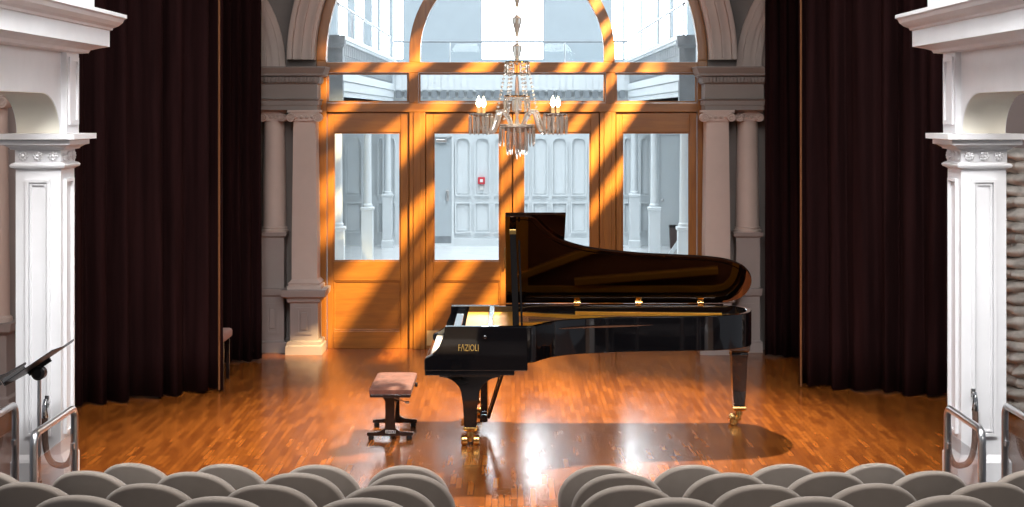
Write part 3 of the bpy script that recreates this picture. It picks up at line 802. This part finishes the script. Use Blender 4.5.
# prop stick
top = lidmap(.015, YN+.17, -.01)
bm = BM(); bar(bm, (.045, YN+.07, .95), (top[0], top[1], top[2]), .055, .022); bar(bm, (.095, YN+.075, .95), (top[0]+.055, top[1]-.01, top[2]-.1), .018, .014)
ps = obj('prop_stick', bm, 'satinblack', pno, bevel=.003)
bm = BM(); rbox(bm, top[0]-.03, top[0]+.03, top[1]-.03, top[1]+.02, top[2]-.05, top[2]-.005, .004); obj('prop_cup', bm, 'brass', ps)
# knobs on the bent side
bm = BM(); lathe(bm, [(.006, 0), (.006, -.02), (.016, -.03), (.016, -.04), (.006, -.045)], (wx(485, YN), YN-.003, .945), 12, 'Y'); obj('lock_knob', bm, 'lacquer', pno, True)
lettering('maker_lettering', 'F\u039bZIOLI', 20.0/118, 7.0/118, (wx(468.5, YN), YN-.006, wz(347.5, YN)), 'goldletter', pno)
# legs
def caster(axis, cx, cy, z, parent):
    bm = BM(); lathe(bm, [(.05, z), (.05, z+.02), (.032, z+.025)] if False else [(.034, z-.035), (.03, z), (.05, z+.002), (.052, z+.03)], (cx, cy, 0), 16); rbox(bm, cx-.018, cx+.018, cy-.03, cy+.03, .035, z-.02, .005)
    f = obj('caster_fork', bm, 'brass', parent, True)
    for s in (-1, 1):
        bm = BM(); r = .044
        pr = [(r*.55, .0), (r*.93, .004), (r, .014), (r, .044), (r*.93, .054), (r*.5, .058)]
        c = [cx, cy, r+.001]; 
        if axis == 'X':
            lathe(bm, [(a, s*(.022+h)) for a, h in pr], c, 20, 'X')
        else:
            lathe(bm, [(a, s*(.012+h)) for a, h in pr], (c[0]-.05, c[1], c[2]), 20, 'Y')
        obj('caster_wheel', bm, 'brass', parent, True)
def front_leg(cy):
    cx = wx(470.5, 13.7)
    h = [(-.265,.602),(-.265,.592)] + [(-.265+.19*math.sin(t), .592-.16*(1-math.cos(t))) for t in [PI/2*k/8 for k in range(1, 9)]]
    left = h + [(-.062, .35), (-.052, .16)]
    pts = [(cx+x, z) for x, z in left] + [(cx-x, z) for x, z in left[::-1]]
    bm = BM(); prism(bm, pts, cy-.06, cy+.06, 'Y'); l = obj('leg', bm, 'lacquer', pno, bevel=.006)
    bm = BM(); rect_stack(bm, cx-.05, cx+.05, cy-.05, cy+.05, [(.008,.165),(.012,.155),(.012,.145),(.0,.135)]); obj('ferrule', bm, 'brass', l)
    caster('X', cx, cy, .12, l)
front_leg(13.68); front_leg(14.93)
cx, cy = wx(739, 14.6), 14.62
bm = BM(); rect_stack(bm, cx-.05, cx+.05, cy-.05, cy+.05, [(.0,.13),(.0,.18),(.01,.30),(.022,.62),(.03,.64),(.022,.66),(.04,.68),(.045,.73)]); l = obj('leg', bm, 'lacquer', pno, bevel=.006)
bm = BM(); rect_stack(bm, cx-.05, cx+.05, cy-.05, cy+.05, [(.006,.165),(.012,.155),(.012,.145),(.0,.13)]); obj('ferrule', bm, 'brass', l)
caster('Y', cx, cy, .12, l)
# pedal lyre
lx, ly = wx(484, 14.3), 14.33
bm = BM(); 
for s in (-1, 1): prism(bm, [(ly+s*.09-.02,.615),(ly+s*.09+.02,.615),(ly+s*.07+.018,.18),(ly+s*.07-.018,.18)], lx-.03, lx+.03, 'X')
lyr = obj('pedal_lyre', bm, 'lacquer', pno, bevel=.004)
bm = BM(); rbox(bm, lx-.035, lx+.035, ly-.17, ly+.17, .10, .165, .01); obj('pedal_box', bm, 'lacquer', lyr)
for k in range(4):
    y = ly-.12+k*.08
    bm = BM(); prism(bm, [(lx-.06,.115),(lx-.13,.108),(lx-.19,.085),(lx-.205,.07),(lx-.19,.065),(lx-.13,.095),(lx-.06,.10)], y-.018, y+.018, 'Y'); obj('pedal', bm, 'brass', lyr)
for s in (-1, 1):
    bm = BM(); bar(bm, (lx+.04, ly+s*.12, .13), (wx(507, 14.1), ly+s*.20, .66), .026, .026); obj('lyre_brace', bm, 'lacquer', lyr)
bm = BM(); tube(bm, [(lx+.035, ly-.13, .16), (lx+.035, ly-.13, .615)], .006, 8); obj('pedal_rod', bm, 'brass', lyr, True)

# ================================================================== BENCH
bx0, bx1, by0, by1 = -1.218, -.858, 13.73, 14.62
bn = thing('piano_bench', 'piano bench with brown suede top left of the piano', 'bench', ((bx0+bx1)/2, 14.15, 0))
def padded(bm, x0, x1, y0, y1, z0, z1, puff):
    nx, ny = 14, 26; V = []
    for j in range(ny+1):
        row = []
        for i in range(nx+1):
            u, v = i/nx, j/ny
            e = (1-abs(2*u-1)**8)*(1-abs(2*v-1)**8)
            tuft = sum(math.exp(-(((u-a)*(x1-x0))**2+((v-b)*(y1-y0))**2)/.0016) for a in (.25,.5,.75) for b in (.15,.38,.62,.85))
            row.append(bm.verts.new((x0+(x1-x0)*u, y0+(y1-y0)*v, z1-puff+puff*e**.5-.006*tuft*e)))
        V.append(row)
    for j in range(ny):
        for i in range(nx): face(bm, (V[j][i], V[j][i+1], V[j+1][i+1], V[j+1][i]))
    ring = V[0][:] + [V[j][nx] for j in range(1, ny+1)] + V[ny][:nx][::-1] + [V[j][0] for j in range(ny-1, 0, -1)]
    low = [bm.verts.new((v.co.x, v.co.y, z0)) for v in ring]
    for k in range(len(ring)): j = (k+1) % len(ring); face(bm, (ring[k], ring[j], low[j], low[k]))
    face(bm, low)
bm = BM(); padded(bm, bx0, bx1, by0, by1, .425, .482, .02); obj('cushion', bm, 'suede', bn, True, angle=50)
bm = BM(); rbox(bm, bx0+.004, bx1-.004, by0+.004, by1-.004, .395, .426, .006); obj('seat_frame', bm, 'darkwood', bn)
bxm = wx(390, 13.9)
for k, y in enumerate((13.92, 14.5)):
    bm = BM()
    pts = [(-.06,.396),(-.06,.36),(-.042,.335),(-.042,.14),(-.045,.10),(-.09,.075),(-.2,.066),(-.2,.035),(.2,.035),(.2,.066),(.09,.075),(.045,.10),(.042,.14),(.042,.335),(.06,.36),(.06,.396)]
    prism(bm, [(bxm+x, z) for x, z in pts], y-.025, y+.025, 'Y'); lg = obj('leg', bm, 'darkwood', bn, bevel=.004)
    for s in (-1, 1):
        bm = BM(); lathe(bm, [(.022, 0), (.026, .006), (.024, .036)], (bxm+s*.165, y, 0), 12); obj('foot_pad', bm, 'blackmetal', lg, True)
    if k == 0: lettering('maker_lettering', 'F\u039bZIOLI', .085, .03, (bxm+.005, y-.027, .072), 'whiteletter', lg)
bm = BM(); rbox(bm, bxm-.02, bxm+.02, 13.94, 14.48, .20, .25, .004); obj('stretcher', bm, 'darkwood', bn)
bm = BM(); tube(bm, [(bxm+.04, 13.87, .37), (bxm+.09, 13.86, .355), (bxm+.14, 13.86, .335)], [.005, .005, .005], 8); lathe(bm, [(.004, 0), (.011, .006), (.011, .03), (.004, .036)], (bxm+.135, 13.86, .334), 10, 'X'); obj('height_lever', bm, 'steel', bn, True)
for s, xk in ((-1, bx0-.012), (1, bx1+.012)):
    bm = BM(); lathe(bm, [(.012, -.012), (.02, -.008), (.02, .008), (.012, .012)], (xk, 14.3, .412), 12, 'X'); obj('height_knob', bm, 'blackmetal', bn, True)

# ================================================================== CHANDELIER
CD = 15.4; ccx = wx(517, CD)
def cz_(y): return wz(y, CD)
def cr(px): return px/F*CD
chd = thing('chandelier', 'crystal chandelier with lit candle bulbs hanging above the piano', 'chandelier', (ccx, CD, cz_(128)))
bm = BM()
prof = [(.012, cz_(76)), (.02, cz_(84)), (.022, cz_(110)), (.014, cz_(118)), (.03, cz_(124)), (.03, cz_(128))]
lathe(bm, prof, (ccx, CD, 0), 12); obj('glass_stem', bm, 'crystal', chd, True)
bm = BM(); lathe(bm, [(.006, cz_(78)), (.006, 7.4)], (ccx, CD, 0), 8); obj('hanging_rod', bm, 'brass', chd)
for yy in (52, 24, -6, -36):
    bm = BM(); lathe(bm, [(.012, cz_(yy+13)), (.026, cz_(yy+6)), (.042, cz_(yy-1)), (.05, cz_(yy-6)), (.03, cz_(yy-7)), (.012, cz_(yy-9))], (ccx, CD, 0), 10); obj('stem_baluster', bm, 'crystal', chd)
bm = BM(); lathe(bm, [(.03, cz_(133)), (cr(12), cz_(131)), (cr(17), cz_(127)), (cr(17.5), cz_(124.5)), (cr(16.5), cz_(124)), (cr(15), cz_(126)), (.03, cz_(129))], (ccx, CD, 0), 20); obj('bowl', bm, 'crystal', chd)
def ringm(r, z, t=.008, n=24):
    bm = BM(); tube(bm, [(ccx+r*math.cos(2*PI*k/n), CD+r*math.sin(2*PI*k/n), z) for k in range(n+1)], t, 6); return bm
R1, R2, R3 = cr(11.5), cr(12.5), cr(17)
obj('upper_ring', ringm(R1, cz_(62)), 'brass', chd, True); obj('middle_ring', ringm(R2, cz_(96)), 'brass', chd, True)
protos = {}
def prism_piece(x, y, z, ln, parent, nm='prism'):
    key = round(ln, 3)
    if key not in protos:
        bm = BM(); w_ = .0125
        bmesh.ops.create_icosphere(bm, subdivisions=1, radius=.009, matrix=Matrix.Translation((0, 0, -.008)))
        for prof in ([(.001, -.016), (w_, -.026), (w_*.9, -ln*.8), (.001, -ln)],):
            lathe(bm, prof, (0, 0, 0), 6)
        me = bpy.data.meshes.new('prism'); bmesh.ops.recalc_face_normals(bm, faces=bm.faces[:]); bm.to_mesh(me); bm.free(); me.materials.append(M['crystal']); protos[key] = me
    o = bpy.data.objects.new(nm, protos[key]); C.objects.link(o); o.parent = parent
    o.location = Vector((x, y, z)) - Vector(chd.location)
    o.rotation_euler = (0, 0, rnd.random()*3)
for k in range(10): t = 2*PI*k/10; prism_piece(ccx+R1*math.cos(t), CD+R1*math.sin(t), cz_(62), .13, chd)
for k in range(12): t = 2*PI*k/12+.2; prism_piece(ccx+R2*math.cos(t), CD+R2*math.sin(t), cz_(97), .15, chd)
for k in range(18): t = 2*PI*k/18; prism_piece(ccx+R3*math.cos(t), CD+R3*math.sin(t), cz_(126), .20, chd)
for k in range(10): t = 2*PI*k/10+.2; prism_piece(ccx+cr(10)*math.cos(t), CD+cr(10)*math.sin(t), cz_(130), .24, chd)
prism_piece(ccx, CD, cz_(132), .27, chd); prism_piece(ccx+.03, CD-.03, cz_(132), .24, chd)
RA = cr(43)
for deg in (16, 142, 208, 325):
    t = R(deg); c, s = math.cos(t), math.sin(t)
    P = lambda r, z: (ccx+r*c, CD+r*s, z)
    path = smoothpath([P(.06, cz_(126)), P(cr(13), cz_(114)), P(cr(20), cz_(112)), P(cr(24), cz_(121)), P(cr(29), cz_(131)), P(cr(36), cz_(131)), P(RA, cz_(122)), P(RA, cz_(116))], 5)
    bm = BM()
    tube(bm, path, .021, 8); a = obj('arm', bm, 'crystal', chd, True)
    bm = BM(); lathe(bm, [(.02, cz_(117)), (.06, cz_(116)), (.088, cz_(114.2)), (.09, cz_(113)), (.06, cz_(114)), (.02, cz_(115))], P(RA, 0), 18); obj('drip_pan', bm, 'crystal', a)
    bm = BM(); lathe(bm, [(.018, cz_(115)), (.018, cz_(107))], P(RA, 0), 12); obj('candle', bm, 'candle', a, True)
    bm = BM(); lathe(bm, [(.01, cz_(107)), (.026, cz_(104)), (.021, cz_(101)), (.009, cz_(98)), (.001, cz_(96))], P(RA, 0), 12); obj('bulb', bm, 'flame', a, True, label='lit warm candle bulb')
    for k in range(12):
        u = 2*PI*k/12; px, py, _ = P(RA, 0); prism_piece(px+.086*math.cos(u), py+.086*math.sin(u), cz_(114), .20, a)
# bead chains from the upper ring out to the arms
for k in range(6):
    t = 2*PI*k/6+.1; c, s = math.cos(t), math.sin(t)
    bm = BM()
    for q in range(15):
        f = q/14; r = R1 + (cr(22)-R1)*(f**1.3); z = cz_(63) + (cz_(119)-cz_(63))*f
        bmesh.ops.create_icosphere(bm, subdivisions=1, radius=.0155, matrix=Matrix.Translation((ccx+r*c, CD+r*s, z)))
    obj('bead_chain', bm, 'crystal', chd)

# ================================================================== SEATS
def make_seat(name='theatre_seat'):
    root = thing(name, '', 'seat', (0, 0, 0), 'grey theatre seats')
    a = .252; top = .885; b = .215; zb = .38
    out = []
    N = 36
    for k in range(N+1):
        t = PI*k/N
        out.append((a*math.copysign(abs(math.cos(t))**.9, math.cos(t)), top-b+b*math.sin(t)))
    for z in (.56, .50, .44): out.append((-a*(1-.1*(.615-z)/.2), z))
    for x in (-.6, -.3, 0, .3, .6): out.append((x*a*1.2, zb))
    for z in (.44, .50, .56): out.append((a*(1-.1*(.615-z)/.2), z))
    cz = .62
    def pos(x, z, y):
        yy = y - .24*(z-.42) + .5*x*x
        return (x, yy, z)
    prof_back = [(1, 0), (.99, -.014), (.965, -.025), (.935, -.030), (.915, -.0305), (.8, -.036), (.55, -.044), (.25, -.049)]
    prof_front = [(.985, .02), (.95, .032), (.8, .042), (.5, .05), (.2, .052)]
    bm = BM(); loops = []
    for s_, y in prof_front[::-1] + prof_back:
        loops.append([pos(x*s_, cz+(z-cz)*s_, y) for x, z in out])
    loft(bm, loops)
    obj('backrest', bm, 'fabric', root, True, angle=180)
    bm = BM(); rbox(bm, -.235, .235, .03, .50, .36, .47, .04, 4); obj('cushion', bm, 'fabric', root, True, angle=180)
    bm = BM(); rbox(bm, -.2, .2, -.02, .42, .30, .36, .01); obj('seat_pan', bm, 'blackmetal', root)
    bm = BM(); rbox(bm, -.06, .06, .05, .30, .02, .31, .01); rbox(bm, -.12, .12, .02, .34, 0, .025, .008); obj('pedestal', bm, 'blackmetal', root)
    return root
ROWPX = [
    ([407, 319, 226, 132], [601, 691, 784, 875]),
    ([407, 298, 192, 86, -20], [620, 729, 829, 932, 1036]),
    ([386, 267, 146, 25], [630, 761, 875, 993]),
    ([363, 217, 76, -62], [675, 813, 952, 1090]),
]
rown = ['front row', 'second row', 'third row', 'rearmost visible row']
posn = ['beside the aisle', 'second from the aisle', 'third from the aisle', 'fourth from the aisle', 'fifth from the aisle']
seat0 = make_seat(); first = True
for r, (D, top) in enumerate(ROW):
    for blk, lst in zip(('left', 'right'), ROWPX[r]):
        for k, x in enumerate(lst):
            X = wx(x, D); rot = math.atan2(X, 15.5-D)*.55
            lab = f'grey upholstered seat, {rown[r]} of the {blk} block, {posn[k]}'
            loc = (X, D+.03*abs(X)**1.2+.11, top-.885)
            if first: seat0.location = loc; seat0.rotation_euler = (0, 0, rot); seat0['label'] = lab; first = False
            else: dup(seat0, loc, rot, lab)

# ================================================================== HANDRAILS, ROPES, STANDS
def handrail(s, X, yn, yf, label, zt=.885, floor=-.11):
    h = thing('handrail', label, 'handrail', (s*X, (yn+yf)/2, floor), 'steel handrails beside the steps')
    def crn(yc, zc, a0, a1): return [(s*X, yc+.07*math.cos(a0+(a1-a0)*k/6), zc+.07*math.sin(a0+(a1-a0)*k/6)) for k in range(7)]
    bm = BM(); pts = [(s*X, yn, floor+.01)] + crn(yn+.07, zt-.07, PI, PI/2) + crn(yf-.07, zt-.07, PI/2, 0) + [(s*X, yf, floor+.01)]
    tube(bm, pts, .024, 14); obj('rail', bm, 'steel', h, True)
    for y in (yn, yf):
        bm = BM(); lathe(bm, [(.05, floor), (.05, floor+.012), (.03, floor+.016)], (s*X, y, 0), 16); obj('floor_flange', bm, 'steel', h)
    bm = BM(); box(bm, s*X-.005, s*X+.005, yn+.05, yf-.05, floor+.16, zt-.16); obj('acrylic_panel', bm, 'acrylic', h, label='clear acrylic infill panel')
    for y in (yn+.035, yf-.035):
        for z in (floor+.3, zt-.25):
            bm = BM(); rbox(bm, s*X-.012, s*X+.012, y-.025, y+.025, z-.02, z+.02, .003); obj('panel_clip', bm, 'steel', h)
handrail(-1, 2.9, 9.72, 10.63, 'steel handrail in front of left pier, nearer the seats')
handrail(-1, 3.33, 9.72, 10.75, 'steel handrail at the left picture edge, outside the pier')
handrail(1, 2.9, 9.85, 10.63, 'steel handrail in front of right pier, nearer the seats')
handrail(1, 3.31, 9.72, 10.72, 'steel handrail at the right picture edge, outside the pier')
def rope(s, label, xp, yp, zp):
    """brown rope from a hook on the pier front to the far post of the rail"""
    r = thing('barrier_rope', label, 'rope', (xp, yp, zp), 'brown barrier ropes')
    x1, y1, z1 = s*2.925, 10.70, .72
    bm = BM(); pts = []
    n = 26
    for k in range(n+1):
        f = k/n
        e = abs(2*f-1)**2.6
        top_ = zp-.10 + (z1-(zp-.10))*f
        z = .46*(1-e) + top_*e
        pts.append((xp+(x1-xp)*(.5-.5*math.cos(PI*f)), yp-.05+(y1-yp+.05)*f, z))
    tube(bm, pts, .021, 10); obj('rope', bm, 'rope', r, True)
    bm = BM(); rbox(bm, xp-.015, xp+.015, yp-.004, yp+.0115, zp-.03, zp+.03, .002); obj('hook_plate', bm, 'chrome', r)
    bm = BM(); tube(bm, [(xp, yp, zp), (xp, yp-.05, zp+.01), (xp, yp-.06, zp-.03), (xp, yp-.05, zp-.11)], [.008, .01, .016, .024], 10); obj('end_hook', bm, 'chrome', r, True)
    bm = BM(); tube(bm, [(x1, y1, z1-.03), (x1, y1, z1+.03), (s*2.905, 10.66, z1+.045)], [.024, .018, .008], 10); obj('end_hook', bm, 'chrome', r, True)
rope(-1, 'brown barrier rope looping from left pier to handrail', wx(47, 10.965), 10.965, wz(400, 10.965))
rope(1, 'brown barrier rope looping from right pier to handrail', wx(973, 10.965), 10.965, wz(393, 10.965))
def music_stand(label, bx, by, bz, w, hgt, tilt, floor=-.11):
    m = thing('music_stand', label, 'music stand', (bx, by, floor), 'black music stands')
    ct, s_ = math.cos(tilt), math.sin(tilt)
    def Q(u, v, n): return (bx + u*ct - n*s_, by + v, bz + u*s_ + n*ct)
    bm = BM(); rows = []
    N = 10
    for k in range(N+1):
        v = -w/2 + w*k/N; c = .018*(2*abs(v)/w)**2
        rows.append([Q(-hgt/2, v, c), Q(hgt/2-.03*(2*abs(v)/w)**4, v, c), Q(hgt/2-.03*(2*abs(v)/w)**4, v, c+.005), Q(-hgt/2, v, c+.005)])
    loft(bm, rows); d = obj('desk', bm, 'blackmetal', m)
    bm = BM(); loft(bm, [[Q(-hgt/2, v, .0), Q(-hgt/2-.005, v, .0), Q(-hgt/2-.005, v, .06), Q(-hgt/2, v, .06)] for v in (-w/2, w/2)]); obj('ledge', bm, 'blackmetal', d)
    bm = BM(); a = Q(-.06, 0, -.045)
    lathe(bm, [(.03, -.05), (.045, -.03), (.045, .03), (.03, .05)], a, 14, 'Y'); bar(bm, Q(-.12, 0, -.012), Q(.05, 0, -.012), .03, .02); obj('tilt_bracket', bm, 'blackmetal', m)
    bm = BM(); tube(bm, [(a[0], by, a[2]-.02), (a[0], by, floor+.55)], .012, 10); obj('inner_pole', bm, 'steel', m, True)
    bm = BM(); tube(bm, [(a[0], by, floor+.56), (a[0], by, floor+.12)], .018, 10); obj('outer_pole', bm, 'blackmetal', m, True)
    for k in range(3):
        t = 2*PI*k/3+.4
        bm = BM(); tube(bm, [(a[0], by, floor+.16), (a[0]+.12*math.cos(t), by+.12*math.sin(t), floor+.08), (a[0]+.22*math.cos(t), by+.22*math.sin(t), floor+.012)], .011, 8); obj('leg', bm, 'blackmetal', m, True)
D0 = 10.4
music_stand('black music stand with tilted desk in front of left pier', wx(43, D0), D0, wz(362, D0), .50, .40, R(34))
D1 = 9.3
music_stand('black music stand cut off by the left picture edge', wx(-8, D1), D1, wz(385, D1), .50, .36, R(30))

# ================================================================== LIGHT
def area(name, loc, rot, sx, sy, watts, col=(1, 1, 1), spread=180):
    l = bpy.data.lights.new(name, 'AREA'); l.shape = 'RECTANGLE'; l.size = sx; l.size_y = sy; l.energy = watts; l.color = col; l.spread = R(spread)
    o = bpy.data.objects.new(name, l); C.objects.link(o); o.location = loc; o.rotation_euler = rot; return o
def aim(o, target):
    d = Vector(target) - Vector(o.location); o.rotation_euler = d.to_track_quat('-Z', 'Y').to_euler()
def spot(name, loc, target, watts, size, blend=.3, rad=.05, col=(1, 1, 1)):
    l = bpy.data.lights.new(name, 'SPOT'); l.energy = watts; l.spot_size = R(size); l.spot_blend = blend; l.shadow_soft_size = rad; l.color = col
    o = bpy.data.objects.new(name, l); C.objects.link(o); o.location = loc; aim(o, target); return o
# daylight from the glass roof of the hall beyond
area('atrium_skylight', (0, 28, 14), (0, 0, 0), 9, 16, 4300, (.90, .955, 1))
# stage lamps hung upstage and over the stage
spot('upstage_lamp', (1.35, 18.9, 6.9), (.15, 14.1, 0), 10500, 52, .9, .06, (1, .82, .6))
spot('stage_wash', (-2.4, 13.6, 7.0), (-2.0, 14.6, 0), 260, 50, .7, .25, (1, .78, .52))
# auditorium skylight and lamps over the piers
area('auditorium_skylight', (0, 7.6, 8.5), (0, 0, 0), 7, 4.5, 620, (1, .98, .96))
for s in (-1, 1):
    a = area('aisle_lamp', (s*1.9, 7.6, 5.6), (0, 0, 0), 1.2, 1.2, 105, (.96, .98, 1), 100); aim(a, (s*3.2, 11, 1.9))
a = area('seat_fill', (4.5, 1.5, 5.0), (0, 0, 0), 1.5, 1.5, 110, (1, .97, .93)); aim(a, (2.5, 8.5, .8))  # added fill light to lift the right-hand seats
a = area('aisle_lamp', (-4.6, 9.5, 4.5), (0, 0, 0), 1, 2, 60, (1, .9, .82)); aim(a, (-4.9, 15.5, 1.5))
a = area('aisle_lamp', (4.8, 9.5, 4.5), (0, 0, 0), 1, 2, 90, (1, .95, .9)); aim(a, (5, 15.2, 1.3))
# warm lamp through slats added out of view to streak the doors, a truss
SP = Vector((3.2, 13.9, 6.5)); TG = Vector((-.30, WY, 2.35))
spot('warm_profile_lamp', SP, TG, 25000, 36, .5, .012, (1, .70, .32))
dirv = (TG-SP).normalized(); u = dirv.cross(Vector((0, 0, 1))).normalized(); v = u.cross(dirv).normalized()
ctr = SP + dirv*1.0
bm = BM(); r2 = random.Random(21)
du = (u*.80 + v*.60); dn = (-u*.60 + v*.80)
off = -.60
while off < .60:
    wd = r2.choice((.007, .010, .014, .020, .030))
    tilt = r2.uniform(-.22, .22)
    p = ctr + dn*off - du*.6 + dn*tilt*.5; q = ctr + dn*off + du*.6 - dn*tilt*.5
    bar(bm, p, q, wd, .012) if False else None
    a1, b1 = dn*wd/2, dirv*.008
    loft(bm, [[tuple(c + a1*x + b1*y) for x, y in ((-1,-1),(1,-1),(1,1),(-1,1))] for c in (p, q)])
    off += wd + r2.uniform(.004, .020)
def onplane(P):
    d = (Vector(P)-SP); return SP + d*(1.0/d.dot(dirv))
fa, fb = onplane((2.15, WY, 4.0)), onplane((.75, WY, .6))
fc, fd = onplane((-2.28, WY, 4.2)), onplane((-2.28, WY, 0))
for fa, fb, x0_, x1_ in ((fa, fb, 0, .5), (fc, fd, -.5, 0)):
    b1 = dirv*.008
    loft(bm, [[tuple(c + u*x0_ + b1*y0_) for c, y0_ in ((fa, -1), (fb, -1), (fb, 1), (fa, 1))], [tuple(c + u*x1_ + b1*y0_) for c, y0_ in ((fa, -1), (fb, -1), (fb, 1), (fa, 1))]])
for e in (-1, 1):
    p = ctr + du*e*.6 - dn*.6; q = ctr + du*e*.6 + dn*.6; a1, b1 = du*.02, dirv*.02
    loft(bm, [[tuple(c + a1*x + b1*y) for x, y in ((-1,-1),(1,-1),(1,1),(-1,1))] for c in (p, q)])
tag(obj('streak_gobo', bm, 'blackmetal'), 'added unseen slatted truss above the stage', 'gobo', None, 'structure')

w = bpy.data.worlds.new('world'); S.world = w; w.use_nodes = True
bg = w.node_tree.nodes['Background']; bg.inputs[0].default_value = (.86, .90, 1, 1); bg.inputs[1].default_value = .2

# ================================================================== CAMERA
cam = bpy.data.cameras.new('camera'); co = bpy.data.objects.new('camera', cam); C.objects.link(co)
co.location = (0, 0, H); co.rotation_euler = (PI/2, 0, 0)
cam.sensor_width = 36; cam.lens = F/1024*36
cam.shift_x = (512-CX)/1024; cam.shift_y = -(253.5-HY)/1024
cam.clip_end = 200
S.camera = co
S.view_settings.view_transform = 'Standard'; S.view_settings.look = 'None'; S.view_settings.gamma = 1; S.view_settings.exposure = 0
S.view_settings.use_curve_mapping = False
S.cycles.use_denoising = True
S.cycles.max_bounces = 12; S.cycles.transmission_bounces = 10; S.cycles.transparent_max_bounces = 16; S.cycles.diffuse_bounces = 4; S.cycles.glossy_bounces = 5
S.cycles.sample_clamp_indirect = 8; S.cycles.caustics_refractive = False; S.cycles.caustics_reflective = False
